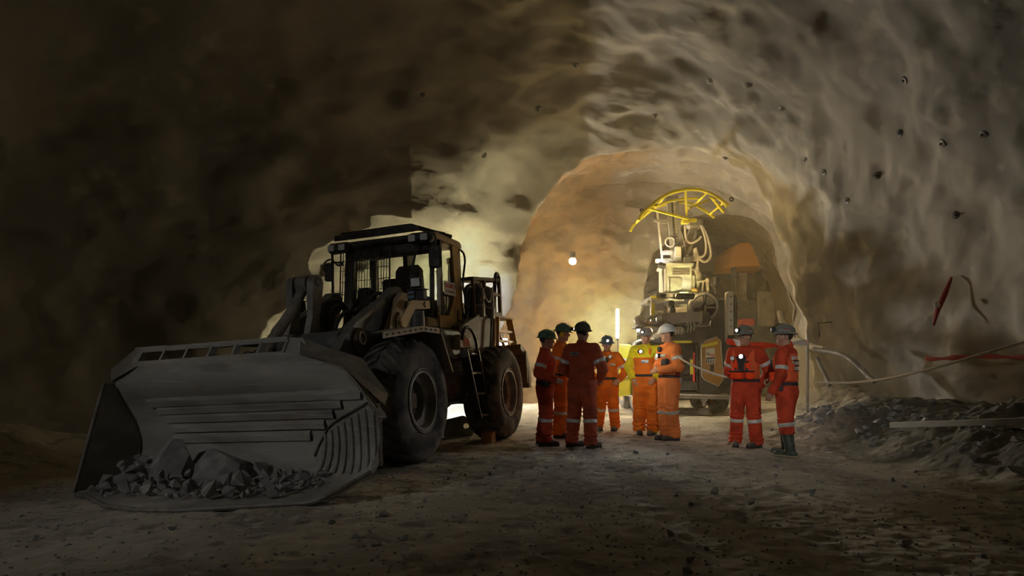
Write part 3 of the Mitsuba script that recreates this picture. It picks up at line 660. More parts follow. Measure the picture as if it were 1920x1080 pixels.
for u in (-2.80, -3.25):
    k = L_('gas_cylinder', lathe([(0, 0), (.16, 0), (.17, .03), (.17, .46), (.13, .53), (.07, .56), (.0, .57)], 24, np.block([[np.eye(3), np.array([[u], [.92], [2.04]])], [np.zeros((1, 3)), 1]])), 'm_black')
    put(k + '__strap', ld(torus((u, .92, 2.22), (0, 0, 1), .172, .012)), 'm_greysteel')
R_ = [(-2.62, .98, 2.66), (-3.86, .98, 2.78)]
k = L_('rack', cat(beam(R_[0], R_[1], .05), beam((-2.62, .98, 2.05), R_[0], .05), beam((-3.12, .98, 2.45), (-3.12, .98, 2.70), .05), beam((-3.86, .98, 2.10), R_[1], .055), beam((-3.55, .98, 2.12), (-3.66, .98, 2.78), .05), beam((-3.5, .98, 2.50), (-3.86, .98, 2.50), .05), beam((-3.5, .98, 2.16), (-3.86, .98, 2.16), .05),
         beam((-3.86, .98, 2.78), (-3.86, .62, 2.78), .05), beam((-2.62, .98, 2.66), (-2.62, .62, 2.66), .05), beam((-3.86, .62, 2.78), (-2.62, .62, 2.66), .05), beam((-3.86, .62, 2.78), (-3.86, .62, 2.2), .05), beam((-2.62, .62, 2.66), (-2.62, .62, 2.2), .05)), 'm_brown', False)
put(k + '__hose', ld(tube(curve([(-3.60, .99, 2.55), (-3.66, .99, 2.80), (-3.74, .99, 2.88), (-3.83, .99, 2.82), (-3.80, .99, 2.70)], 20), .032, 10)), 'm_black')
L_('gauge_hose', tube(curve([(-2.78, 1.10, 2.50), (-2.82, 1.12, 2.34), (-2.98, 1.12, 2.30), (-3.08, 1.12, 2.42), (-3.2, 1.10, 2.56)], 22), .012, 6), 'm_hosewhite')
L_('handrail', tube(curve([(-2.20, .98, 1.92), (-2.30, 1.0, 2.25), (-2.34, 1.0, 2.46), (-2.42, 1.0, 2.50), (-2.58, .98, 2.50)], 20), .015, 6), 'm_black')
L_('handrail', tube(curve([(-2.30, .98, 1.96), (-2.40, 1.0, 2.25), (-2.43, 1.0, 2.48)], 14), .012, 6), 'm_black')
# valve panel with hoses
k = L_('valve_panel', boxb((-1.70, .98, 1.50), (-2.22, 1.10, 1.70), .015), 'm_tan')
put(k + '__label_plate', ld(boxb((-1.84, 1.10, 1.54), (-2.08, 1.106, 1.66), 0)), 'm_red')
put(k + '__hose', ld(tube(curve([(-1.74, 1.12, 1.62), (-1.80, 1.16, 1.80), (-1.95, 1.16, 1.80), (-2.18, 1.16, 1.62), (-2.24, 1.14, 1.44), (-2.12, 1.12, 1.42)], 24), .024, 8)), 'm_hoseblack')
put(k + '__tread', ld(boxb((-1.95, .98, 1.40), (-2.28, 1.18, 1.425), 0)), 'm_greysteel')
# access steps
k = L_('steps', cat(beam((-1.70, 1.16, 1.46), (-2.08, 1.18, .42), .13, .03), beam((-2.20, 1.16, 1.46), (-2.50, 1.18, .42), .09, .03)), 'm_black', False)
for u, w in ((-1.85, 1.10), (-1.96, .78), (-2.06, .44)):
    put(k + '__tread', ld(boxb((u - .02, 1.02, w), (u - .42, 1.20, w + .03), .004)), 'm_greysteel')

# ---- wood chock
ck = put('wheel_chock', ld(hull([(-2.44, 1.06, 0.0), (-2.44, 1.24, 0.0), (-2.64, 1.06, .0), (-2.64, 1.24, .0), (-2.46, 1.06, .15), (-2.46, 1.24, .15), (-2.62, 1.06, .18), (-2.62, 1.24, .18)])), 'm_wood', False,
    label='small wooden block wedged in front of the loader rear wheel', cat_='wheel chock')

# ---- rocks in the bucket
g = np.random.default_rng(11)
def floor_w(u, v):
    p = np.array(bcol(v)); p = p[:4][::-1]; return float(np.interp(u, p[:, 0], p[:, 1]))
def boulder(pts, c): return ld(xf(hull(pts), None, c))
put('rock', boulder([(.13, -.17, -.02), (.10, -.20, .12), (.02, -.16, .26), (-.04, -.06, .40), (-.02, .02, .43), (.17, .02, .22), (.20, .03, .02), (-.10, .08, .41), (-.06, .20, .26), (.06, .21, .10), (.08, .18, -.02), (-.18, -.1, .1), (-.18, .15, .1), (-.15, 0, -.02)], (2.02, -.66, .12)), 'm_stone', False, label='tall pointed boulder standing left of the middle of the loader bucket', cat_='rock')
put('rock', boulder([(.16, -.23, .0), (.12, -.21, .17), (.0, -.15, .31), (.02, -.06, .32), (.16, -.02, .16), (.06, .14, .24), (.13, .16, .10), (.0, .25, .15), (.08, .27, -.02), (-.16, -.1, .26), (-.16, .2, .16), (-.18, -.15, 0), (-.15, .22, 0)], (1.99, -.04, .12)), 'm_stone', False, label='broad angular boulder right of the middle of the loader bucket', cat_='rock')
placed = [(2.02, -.66, .21), (1.99, -.04, .23)]
n_ = 0
for i in range(4000):
    if n_ >= 130: break
    v = g.uniform(-1.42, 1.12); u = g.uniform(1.78, 2.58 + .16 * math.exp(-((v - .3) / .6) ** 2))
    left = sstep(.1, -.9, v)
    r = float(g.choice([.055, .08, .11, .15, .19], p=[.30, .27, .23, .13, .07]) * (1 + .2 * left)) if i > 120 else float(g.uniform(.13, .20))
    if v > .7: r = min(r, .075)
    if u + r * .75 > bcol(v)[0][0] - .03 or u - r < on_back(v, .25) + .05: continue
    if v < VL + r + .04: continue
    if u > 2.1 and -.95 < v < .25: r = min(r, .10)
    near = [q for q in placed if (q[0] - u) ** 2 + (q[1] - v) ** 2 < (.80 * (q[2] + r)) ** 2]
    lift = 0
    if near:
        q = near[0]
        if len(near) > 1 or q[2] < .10 or q[2] > .205 or r > .8 * q[2] or left < .2 or u > 2.3: continue
        lift = q[2] * .95
    placed.append((u, v, r)); n_ += 1
    m_ = rock(r, 100 + i, 10, .95); m_ = xf(m_, None, (0, 0, -m_.vertices[:, 2].min()))
    put('rock', ld(xf(m_, None, (u, v, floor_w(u, v) + .004 + lift))), 'm_stone', False, label='angular broken rock lying among others in the loader bucket', cat_='rock', group='broken rocks in the loader bucket')
ch = [xf(rock(g.uniform(.012, .03), 3000 + i, 8), None, (u, v, floor_w(u, v) + .012 + .05 * g.uniform() * (1 - abs(v - 1.0)))) for i, (u, v) in enumerate(zip(g.normal(2.12, .14, 160), g.normal(1.02, .13, 160)))]
ch += [xf(rock(g.uniform(.012, .028), 4000 + i, 8), None, (u, v, floor_w(u, v) + .012)) for i, (u, v) in enumerate(zip(g.uniform(1.9, 2.6, 200), g.uniform(-1.3, .9, 200)))]
put('stone_chips', ld(cat(ch)), 'm_stone', False, label='fine stone chips strewn on the bucket floor between the rocks', cat_='stone chips', kind='stuff')
# ================================================================== PEOPLE
def nets(sd, o, h):
    """surface nets of a sampled distance field sd (nx, ny, nz) with origin o and spacing h"""
    n = np.array(sd.shape)
    cor = [(i, j, k) for i in (0, 1) for j in (0, 1) for k in (0, 1)]
    c = n - 1
    val = [sd[i:i + c[0], j:j + c[1], k:k + c[2]] for i, j, k in cor]
    neg = sum((v < 0).astype(int) for v in val)
    act = (neg > 0) & (neg < 8)
    idx = -np.ones(tuple(c), int); ids = np.argwhere(act); idx[act] = np.arange(len(ids))
    vv = np.stack([v[act] for v in val], 1)
    acc, cnt = np.zeros((len(ids), 3)), np.zeros(len(ids))
    for a in range(8):
        for b in range(a + 1, 8):
            d = np.abs(np.array(cor[a]) - np.array(cor[b])).sum()
            if d != 1: continue
            va, vb = vv[:, a], vv[:, b]; m = (va < 0) != (vb < 0)
            t = np.where(m, va / np.where(m, va - vb, 1), 0)[:, None]
            acc += np.where(m[:, None], np.array(cor[a]) + t * (np.array(cor[b]) - np.array(cor[a])), 0); cnt += m
    V = o + (ids + acc / cnt[:, None]) * h
    F = []
    for ax in range(3):
        b_, c_ = (ax + 1) % 3, (ax + 2) % 3
        s0 = [slice(0, n[k]) for k in range(3)]; s1 = list(s0)
        s0[ax] = slice(0, n[ax] - 1); s1[ax] = slice(1, n[ax])
        for s in (s0, s1):
            s[b_] = slice(1, n[b_] - 1); s[c_] = slice(1, n[c_] - 1)
        A, Bq = sd[tuple(s0)] < 0, sd[tuple(s1)] < 0
        e_ = np.argwhere(A != Bq)
        if not len(e_): continue
        p = e_.copy(); p[:, b_] += 1; p[:, c_] += 1
        ins = A[tuple(e_.T)]
        def cell(db, dc):
            q = p.copy(); q[:, b_] -= db; q[:, c_] -= dc; return idx[tuple(q.T)]
        quad = np.stack([cell(1, 1), cell(0, 1), cell(0, 0), cell(1, 0)], 1)
        quad[~ins] = quad[~ins][:, ::-1]
        F.append(quad)
    F = np.vstack(F)
    return tm(V, np.vstack([F[:, [0, 1, 2]], F[:, [0, 2, 3]]]))
def grid(lo, hi, h):
    lo = np.array(lo, float) - 2 * h; hi = np.array(hi, float) + 2 * h
    n = np.ceil((hi - lo) / h).astype(int) + 1
    ax = [lo[k] + h * np.arange(n[k]) for k in range(3)]
    return np.stack(np.meshgrid(*ax, indexing='ij'), -1), lo
def sample(fn, lo, hi, h):
    P, o = grid(lo, hi, h); return nets(fn(P), o, h)
def rcone(P, a, b, ra, rb):
    a, b = np.array(a, float), np.array(b, float); ab = b - a
    t = np.clip(((P - a) @ ab) / (ab @ ab), 0, 1)
    return np.linalg.norm(P - a - t[..., None] * ab, axis=-1) - (ra + (rb - ra) * t)
def ell(P, c, r):
    q = (P - np.array(c)) / np.array(r); k = np.linalg.norm(q, axis=-1)
    return (k - 1) * np.min(r) * (.6 + .4 * k / np.maximum(k, 1e-6))
def smin(a, b, k):
    h = np.clip(.5 + .5 * (b - a) / k, 0, 1); return b * (1 - h) + a * h - k * h * (1 - h)
def smins(ds, k):
    r = ds[0]
    for d in ds[1:]: r = smin(r, d, k)
    return r
def unit(v): v = np.array(v, float); return v / np.linalg.norm(v)

SKIN = np.array([.50, .29, .20])
class Person:
    def __init__(s, label, x, y, heading, H, cloth='m_orange', arms=None, stance=.075, feet=(8, -8), head_yaw=0, head_pitch=0, lean=0, stride=0, seed=0, bulk=1.0, knee=(0, 0), hand_curl=.9, skin=1.0, cut=.05):
        s.key = 'person' if 'person' not in labels else fresh('person')
        say(s.key, label, 'person')
        s.H, s.cloth, s.seed, s.bulk, s.curl = H, cloth, seed, bulk, hand_curl
        s.skin = SKIN * skin; s.cut = cut
        s.R = rot([0, 0, 1], heading - 90); s.t = np.array([x, y, float(ground(x, y)) + .005])
        k = H
        s.J = dict(pel=np.array([0, 0, .53 * k]), che=np.array([0, .01 * k + lean * .2, .73 * k]), nek=np.array([0, .0 + lean * .27, .845 * k]))
        s.hc = np.array([0, .018 * k + lean * .33, .932 * k])
        s.hR = rot([0, 0, 1], head_yaw) @ rot([1, 0, 0], head_pitch)
        for i, (n_, sg) in enumerate((('R', 1), ('L', -1))):
            fy = stride * (1 if sg > 0 else -1)
            ank = np.array([sg * stance, fy - .02, .06]); hip = np.array([sg * .052 * k, 0, .50 * k])
            kn = (hip + ank) / 2 + np.array([0, .025 + knee[i], .01 * k])
            s.J['hip' + n_], s.J['kne' + n_], s.J['ank' + n_] = hip, kn, ank
            s.J['toe' + n_] = ank + rot([0, 0, 1], -sg * abs(feet[i]) if False else feet[i]) @ np.array([0, .17, -.02])
            sh = np.array([sg * .109 * k, lean * .24, .800 * k]); s.J['sho' + n_] = sh
            el, wr, bn = (arms or {}).get(n_, ((.06, -.02, -.165), (.05, .04, -.30), (1, 0, 0)))
            f = lambda q: sh + np.array([q[0] * sg, q[1], q[2]]) * k
            s.J['elb' + n_], s.J['wri' + n_] = f(el), f(wr)
            s.J['bk' + n_] = unit([bn[0] * sg, bn[1], bn[2]])
    def W_(s, m): return xf(m, s.R, s.t)
    def put(s, part, mesh, mat, smooth=50, **kw): return put(f'{s.key}__{part}', s.W_(mesh), mat, smooth, **kw)
    # distance fields
    def torso(s, P, off=0):
        J, k, b = s.J, s.H, s.bulk
        Q = P.copy(); Q[..., 1] = (Q[..., 1]) * 1.38
        d = smins([rcone(Q, J['pel'] + [0, 0, -.01 * k], [0, 0, .62 * k], .098 * k * b, .092 * k * b),
                   rcone(Q, [0, 0, .62 * k], J['che'] * [1, 1.38, 1], .092 * k * b, .104 * k * b),
                   rcone(Q, J['che'] * [1, 1.38, 1], J['nek'] * [1, 1.38, 1] + [0, 0, -.03 * k], .102 * k * b, .05 * k)], .05)
        sh = rcone(P, J['shoR'] * [.82, 1, 1], J['shoL'] * [.82, 1, 1], .050 * k, .050 * k)
        return smin(d * .85, sh, .05) - off
    def leg(s, P, n_):
        J, k, b = s.J, s.H, s.bulk
        d = smin(rcone(P, J['hip' + n_], J['kne' + n_], .069 * k * b, .053 * k * b), rcone(P, J['kne' + n_], J['ank' + n_] + [0, -.005, .02], .053 * k * b, .054 * k), .03)
        # folds above the boot and at the knee
        z = P[..., 2]
        w = np.exp(-((z - .10 * k) / (.05 * k)) ** 2) * .014 + np.exp(-((z - .27 * k) / (.05 * k)) ** 2) * .009
        return d - w * np.sin(z * 95 / k * 1.75 + 7 * meshkit.noise(P * 7 + s.seed + ord(n_)))
    def arm(s, P, n_):
        J, k, b = s.J, s.H, s.bulk
        d = smin(rcone(P, J['sho' + n_], J['elb' + n_], .047 * k * b, .041 * k * b), rcone(P, J['elb' + n_], J['wri' + n_], .040 * k * b, .033 * k), .025)
        e = np.linalg.norm(P - J['elb' + n_], axis=-1)
        ax = unit(J['wri' + n_] - J['sho' + n_])
        return d - .006 * np.exp(-(e / .09) ** 2) * np.sin((P @ ax) * 75 + 6 * meshkit.noise(P * 8 + s.seed))
    def suit(s, P, off=0, arms=True):
        wr = .010 * (meshkit.fbm(P * [8, 8, 5] + s.seed, 2) - .5) * 2
        d = [s.torso(P), s.leg(P, 'R'), s.leg(P, 'L')]
        r = smin(smin(d[1], d[2], .02), d[0], .07)
        if arms:
            for n_ in 'RL': r = smin(r, s.arm(P, n_), .028)
        return r - wr - off
    def bounds(s):
        p = np.array([v for kx, v in s.J.items() if kx[:2] != 'bk']); return p.min(0) - .16, p.max(0) + .16
    def build(s, sleeves=None):
        J, k = s.J, s.H
        lo, hi = s.bounds(); lo[2] = 0
        def clothes(P):
            d = s.suit(P)
            d = np.maximum(d, s.cut * 1.0 + .012 * np.sin(P[..., 0] * 40) - P[..., 2])
            d = np.maximum(d, P[..., 2] - .868 * k)
            for n_ in 'RL':
                ax = unit(J['wri' + n_] - J['elb' + n_]); q = P - J['wri' + n_]
                near = (np.linalg.norm(q, axis=-1) < .12)
                d = np.where(near, np.maximum(d, q @ ax), d)
            return d
        s.put('coverall', sample(clothes, lo, hi, .014), s.cloth)
        # collar
        def collar(P):
            q = (P - (J['nek'] + [0, .0, .005])); r = np.linalg.norm(q[..., :2] * [1, .92], axis=-1)
            return np.maximum(np.abs(r - (.068 + .25 * np.maximum(0, -(q[..., 2]) ) )) - .009, np.abs(q[..., 2] + .005 + q[..., 1] * .25) - .038)
        s.put('collar', sample(collar, J['nek'] - .13, J['nek'] + .13, .009), s.cloth)
        # body: one continuous figure, head and hands included
        def body(P):
            r = s.torso(P, -.03)
            for n_ in 'RL':
                r = smin(r, rcone(P, J['hip' + n_], J['kne' + n_], .045 * k, .03 * k), .03)
                r = smin(r, rcone(P, J['kne' + n_], J['ank' + n_], .03 * k, .022 * k), .03)
                r = smin(r, rcone(P, J['ank' + n_] + [0, 0, -.015], J['toe' + n_], .03, .025), .02)
                r = smin(r, rcone(P, J['sho' + n_], J['elb' + n_], .03 * k, .024 * k), .03)
                r = smin(r, rcone(P, J['elb' + n_], J['wri' + n_], .024 * k, .016 * k), .02)
            return smin(r, rcone(P, J['nek'] + [0, 0, -.05], s.hc + s.hR @ np.array([0, -.015, -.05]), .058, .052), .03)
        parts = [sample(body, lo, hi, .02)]
        hP = lambda P: (P - s.hc) @ s.hR
        def head(P):
            Q = hP(P)
            d = smin(ell(Q, (0, -.012, .025), (.077, .097, .10)), ell(Q, (0, .022, -.045), (.060, .072, .078)), .03)
            d = smin(d, ell(Q, (0, .075, -.098), (.026, .022, .02)), .02)                 # chin
            d = smin(d, rcone(Q, (0, .088, .020), (0, .112, -.022), .009, .014), .012)        # nose
            d = smin(d, rcone(Q, (-.035, .078, .032), (.035, .078, .032), .010, .010), .015)      # brow
            for sg in (-1, 1):
                d = np.maximum(d, -ell(Q, (sg * .032, .096, .012), (.016, .014, .010)))
                d = np.minimum(d, ell(Q, (sg * .032, .080, .012), (.013, .013, .013)))
                d = smin(d, ell(Q, (sg * .079, -.006, -.008), (.010, .022, .034)), .008)
                d = smin(d, ell(Q, (sg * .042, .066, -.028), (.022, .02, .02)), .02)
            d = smin(d, rcone(Q, (-.020, .088, -.058), (.020, .088, -.058), .0075, .0075), .008)
            d = np.maximum(d, -rcone(Q, (-.022, .101, -.060), (.022, .101, -.060), .0035, .0035))
            return smin(d, rcone(P, s.hc + s.hR @ np.array([0, -.02, -.06]), J['nek'] + [0, 0, -.02], .054, .056), .03)
        parts.append(sample(head, s.hc - .17, s.hc + .17, .0065))
        for n_ in 'RL':
            w_ = J['wri' + n_]; d_ = unit(w_ - J['elb' + n_]); n0 = J['bk' + n_]; n0 = unit(n0 - d_ * (n0 @ d_)); sd_ = np.cross(n0, d_) * (1 if n_ == 'L' else -1)
            L = lambda a, b, c: w_ + d_ * a + sd_ * b + n0 * c
            ch = []
            for i, (b0, ln) in enumerate(((-.030, .072), (-.010, .080), (.010, .074), (.029, .058))):
                c1 = s.curl * (.7 + .08 * i); p0 = L(.088, b0, 0)
                p1 = p0 + ln * .5 * (d_ * math.cos(c1 * .6) - n0 * math.sin(c1 * .6)); p2 = p1 + ln * .5 * (d_ * math.cos(c1 * 1.7) - n0 * math.sin(c1 * 1.7))
                ch.append((p0, p1, p2, .0095))
            p0 = L(.03, -.030, -.004); p1 = p0 + .036 * unit(d_ * .7 - sd_ * .65 - n0 * .3); p2 = p1 + .032 * unit(d_ * .9 - sd_ * .15 - n0 * .4)
            ch.append((p0, p1, p2, .0105))
            def hand(P):
                q = P - L(.05, 0, 0); qq = np.stack([q @ d_, q @ sd_, q @ n0], -1)
                d = smin(ell(qq, (0, 0, 0), (.055, .044, .019)), rcone(P, w_ - d_ * .05, w_ + d_ * .02, .027, .024), .02)
                for a_, b_, c_, r_ in ch: d = smin(d, np.minimum(rcone(P, a_, b_, r_, r_ * .95), rcone(P, b_, c_, r_ * .95, r_ * .8)), .004)
                return d
            pts = np.array([w_ - d_ * .06, *[p for c in ch for p in c[:3]]])
            parts.append(sample(hand, pts.min(0) - .04, pts.max(0) + .04, .005))
        try:
            acc = None
            for p in parts:
                mm = m3.Manifold(m3.Mesh(np.asarray(p.vertices, np.float32), np.asarray(p.faces, np.uint32)))
                if mm.is_empty() or mm.status() != m3.Error.NoError: raise ValueError(str(mm.status()))
                acc = mm if acc is None else acc + mm
            bm = tm(*as_np(acc))
        except Exception as ex:
            bm = cat(parts)
        Q = hP(np.array(bm.vertices)); c = np.tile(s.skin, (len(Q), 1)); c *= (.9 + .2 * meshkit.noise(Q * 30))[:, None]
        hd = np.linalg.norm(Q, axis=1) < .18
        def tint(mask, col): c[mask & hd] = col
        for sg in (-1, 1):
            e_ = np.linalg.norm(Q - [sg * .032, .088, .012], axis=1)
            tint(e_ < .016, (.55, .5, .46)); tint(e_ < .008, (.04, .03, .025))
            tint((np.abs(Q[:, 0] - sg * .033) < .019) & (np.abs(Q[:, 2] - .032) < .006) & (Q[:, 1] > .05), (.08, .05, .035))
        tint((np.abs(Q[:, 0]) < .024) & (np.abs(Q[:, 2] + .058) < .009) & (Q[:, 1] > .07), (.38, .15, .12))
        s.put('body', bm, 'm_skin', color=c)
        # hair under the helmet
        def hair(P):
            Q = hP(P); d = ell(Q, (0, -.014, .024), (.083, .103, .106))
            return np.maximum(np.maximum(d, -ell(Q, (0, -.012, .025), (.076, .096, .099))), np.maximum(Q[..., 1] - .025 + .4 * np.abs(Q[..., 2]), np.maximum(-.052 - Q[..., 2] - .6 * np.minimum(0, Q[..., 1] + .04), Q[..., 2] - .07)))
        s.put('hair', sample(hair, s.hc - .15, s.hc + .15, .008), 'm_hair')
        return s
    def head_xf(s, m): return xf(m, s.hR, s.hc)
    def helmet(s, mat, lamp=None, lit=0, brim=.62, cable=True, tilt=0, badge=None, beam=0, dip=-8):
        M = lambda m: s.head_xf(xf(m, rot([1, 0, 0], tilt), (0, 0, .052)))
        prof = [(0, .118), (.035, .115), (.065, .104), (.092, .084), (.108, .055), (.114, .02), (.116, .004), (.116 + .045 * brim, -.014), (.117 + .048 * brim, -.019), (.113 + .03 * brim, -.016), (.110, -.004), (.107, .02), (.09, .07), (.05, .10), (0, .108)]
        m = lathe(prof, 40); v = np.array(m.vertices); v[:, 1] = v[:, 1] * 1.22 - .008; v[:, 0] *= .98
        v[:, 2] -= np.where(v[:, 1] > .12, (v[:, 1] - .12) * .12, 0)
        kk = s.put('helmet', M(tm(v, m.faces)), mat)
        for x0 in (-.032, 0, .032):
            pts = [(x0, 1.22 * (.108 * math.sin(a)) - .008, .006 + .114 * math.cos(a) * (1 - .25 * (x0 / .05) ** 2)) for a in np.linspace(-1.2, 1.2, 15)]
            put(kk + '__ridge', s.W_(M(tube(pts, .006, 6))), mat)
        if badge:
            for sg in (-1, 1):
                ms = [hull([(sg * (.108 - .02 * (z > .03)), y, z) for y in (-.03, .045) for z in (z0, z0 + .018)] + [(sg * .121, y, z0 + .004) for y in (-.03, .045)]) for z0 in (.026,)]
                put(kk + '__badge', s.W_(M(ms[0])), 'm_white'); put(kk + '__badge', s.W_(M(xf(ms[0], None, (-sg * .004, 0, .018)))), 'm_red')
        if lamp:
            put(kk + '__headlamp', s.W_(M(cat(cyl((0, .128, .045), (0, .175, .045), .030, 16), box((.05, .03, .05), (0, .128, .045), .006)))), 'm_strap')
            if lit:
                put(kk + '__headlamp_lens', s.W_(M(ball((0, .176, .045), (.021, .009, .021), 2))), 'm_lens', emitter=glow(lamp, lit))
            else: put(kk + '__headlamp_lens', s.W_(M(ball((0, .174, .045), (.024, .007, .024), 2))), 'm_lens')
            if beam:
                o = s.R @ (s.head_xf(xf(tm([[0, .19, .097], [0, 1.19, .097 + math.tan(math.radians(dip))]], [[0, 1, 1]]), None)).vertices.T)
                o = o.T + s.t
                scene[kk + '_beam'] = {'type': 'spot', 'to_world': T().look_at(origin=o[0].tolist(), target=o[1].tolist(), up=[0, 0, 1]), 'intensity': {'type': 'rgb', 'value': [c * beam for c in lamp]}, 'cutoff_angle': 38, 'beam_width': 8}
            if cable:
                pts = [(0.0, .135, .075), (.02, .06, .122), (.03, -.06, .112), (.03, -.128, .03), (.03, -.15, -.06)]
                put(kk + '__lamp_cable', s.W_(M(tube(curve(pts, 20), .0055, 6))), 'm_strap')
        return kk
    def boots(s, mat='m_boot', high=0, sole='m_darktext'):
        J = s.J
        for n_ in 'RL':
            a, t = J['ank' + n_], J['toe' + n_]; d_ = unit((t - a) * [1, 1, 0]); hl = a - d_ * .055
            def boot(P):
                d = smin(rcone(P, [hl[0], hl[1], .045], [t[0], t[1], .040], .042, .046), rcone(P, a + [0, 0, -.01], a + [0, 0, .09], .047, .050), .035)
                if high: d = smin(d, rcone(P, a + [0, 0, .05], a + (J['kne' + n_] - a) * high + [0, 0, .0], .060, .084), .03)
                top = .15 if not high else (a + (J['kne' + n_] - a) * high)[2]
                return np.maximum(np.maximum(d, .012 - P[..., 2]), P[..., 2] - top)
            pts = np.array([hl, t, a + [0, 0, .1], a + (J['kne' + n_] - a) * max(high, .1)])
            lo, hi = pts.min(0) - .1, pts.max(0) + .1; lo[2] = 0
            kk = s.put('boot', sample(boot, lo, hi, .010), mat)
            def solef(P): return np.maximum(rcone(P * [1, 1, 0], [hl[0], hl[1], 0], [t[0], t[1], 0], .046, .050), np.abs(P[..., 2] - .013) - .013)
            lo2, hi2 = lo.copy(), hi.copy(); hi2[2] = .03; lo2[2] = -.01
            put(kk + '__sole', s.W_(sample(solef, lo2, hi2, .008)), sole)
    def band(s, fld, a, b, at, w=.06, off=.006, mat='m_reflect', name='reflective_band', rad=.17):
        a, b = np.array(a, float), np.array(b, float); ax = unit(b - a); c = a + (b - a) * at
        def f(P):
            q = P - c; t = q @ ax; r = np.linalg.norm(q - t[..., None] * ax, axis=-1)
            return np.maximum(np.maximum(np.maximum(fld(P) - off, -(fld(P) + .012)), np.abs(t) - w / 2), r - rad)
        return s.put(name, sample(f, c - rad - .02, c + rad + .02, .0085), mat)
    def bands(s, legs=.52, arms=.50, chest=None):
        wr = lambda P: .010 * (meshkit.fbm(P * [8, 8, 5] + s.seed, 2) - .5) * 2
        for n_ in 'RL':
            if legs is not None: s.band(lambda P: s.leg(P, n_) - wr(P), s.J['kne' + n_], s.J['ank' + n_], legs - .30, .055, .007)
            if arms is not None: s.band(lambda P: s.arm(P, n_) - wr(P), s.J['sho' + n_], s.J['elb' + n_], arms + .12, .055, .007, rad=.12)
    def belt(s, mat='m_strap', z=.565, w=.045, off=.010):
        def f(P):
            d = s.suit(P, 0, False); return np.maximum(np.maximum(d - off, -(d + .012)), np.abs(P[..., 2] - z * s.H) - w / 2)
        k = s.H
        return s.put('belt', sample(f, (-.25, -.22, z * k - .06), (.25, .22, z * k + .06), .0095), mat)
    def vest(s, mat, z0=.57, z1=.82, off=.016, gap=.045, half=None):
        k = s.H
        def f(P):
            d = s.torso(P) - .010 * (meshkit.fbm(P * [8, 8, 5] + s.seed, 2) - .5) * 2
            z = P[..., 2]
            v_ = gap * (1 + 2.2 * np.clip((z / k - .72) / .1, 0, 1))
            r = np.maximum(np.maximum(d - off, -(d + .006)), np.maximum(z0 * k - z, z - z1 * k))
            r = np.maximum(r, -(np.maximum(np.abs(P[..., 0]) - v_, -P[..., 1])))
            return np.maximum(r, np.abs(P[..., 0]) - (.125 - .03 * np.clip((z / k - .66) / .1, 0, 1)) * k)
        return s.put('vest', sample(f, (-.28, -.24, z0 * k - .02), (.28, .24, z1 * k + .02), .010), mat)
    def chest_y(s, x, z, back=False, fld=None):
        """y of the front (or back) of the torso at (x, z)"""
        y = np.linspace(0, .3, 160) * (-1 if back else 1)
        P = np.stack([np.full(160, x), y, np.full(160, z)], -1)
        d = (fld or (lambda q: s.torso(q)))(P); i = int(np.argmax(d > 0)); return float(y[i])
    def on_chest(s, name, x, z, size, mat, back=False, bev=.01, lift=.012, tiltz=0, emit=None):
        """a small rounded block sitting on the front or back of the torso"""
        y = s.chest_y(x, z * s.H, back); e = .03
        y2 = s.chest_y(x + e, z * s.H, back); a = math.degrees(math.atan2(y2 - y, e))
        m = box(size, (0, 0, 0), bev, rot([0, 0, 1], a) @ rot([0, 1, 0], tiltz))
        kw = {'emitter': glow(*emit)} if emit else {}
        return s.put(name, xf(m, None, (x, y + (lift + size[1] / 2 - .008) * (-1 if back else 1), z * s.H)), mat, **kw)
    def chest_lamp(s, x, z, lit=None):
        y = s.chest_y(x, z * s.H)
        kk = s.put('chest_lamp', cyl((x, y - .005, z * s.H), (x, y + .055, z * s.H), .036, 18), 'm_strap')
        put(kk + '__lens', s.W_(ball((x, y + .056, z * s.H), (.031, .010, .031), 2)), 'm_lens', **({'emitter': glow(*lit)} if lit else {}))

def px(x, d): return (x - 960) / 1280 * d
fold = ((.045, -.02, -.150), (-.055, .115, -.185), (.2, .9, .3))
# P8: right-hand man in red with rubber boots, turned left
p = Person('person in red with silver bars on the vest back and green rubber boots', px(1475, 9.2), 9.2, 141, 1.72, 'm_redcloth', stance=.12, stride=.06, feet=(6, -8), head_yaw=36, seed=8, bulk=1.05, cut=.31,
           arms={'R': ((.04, .05, -.15), (-.01, .15, -.20), (.2, .6, .6)), 'L': ((.040, -.005, -.165), (.030, .075, -.305), (1, .2, 0))}, hand_curl=1.5, skin=.8).build()
p.helmet('m_helmolive', COOL, 0, badge=True); p.boots('m_gumboot', .75, 'm_gumsole'); p.bands(.43, .56)
p.vest('m_vestred', .585, .80); p.belt()
for i in range(3):
    for j in range(5): p.on_chest('reflective_bar', (j - 2) * .052, .765 - i * .040, (.044, .006, .050 - .004 * (j % 2)), 'm_reflect', True, .002, .016, (-8, 6, -5, 9, 4)[(i + j) % 5])
for i in range(3): p.on_chest('lettering', 0, .745 - i * .040, (.22, .006, .016), 'm_strap', True, .002, .014)
p.on_chest('pouch', -.13, .62, (.13, .08, .12), 'm_pouch'); p.on_chest('pouch', .12, .62, (.14, .09, .12), 'm_pouch'); p.on_chest('radio', -.08, .72, (.05, .035, .10), 'm_strap')
p.on_chest('strap', -.06, .69, (.04, .01, .26), 'm_strap'); p.on_chest('chest_badge', .06, .74, (.09, .02, .04), 'm_reflect')
p.put('hip_bag', cat(box((.06, .10, .12), (-.205, .03, .545 * 1.72), .012)), 'm_strap'); p.put('hip_tag', box((.012, .06, .06), (-.240, .04, .55 * 1.72), .004), 'm_reflect')
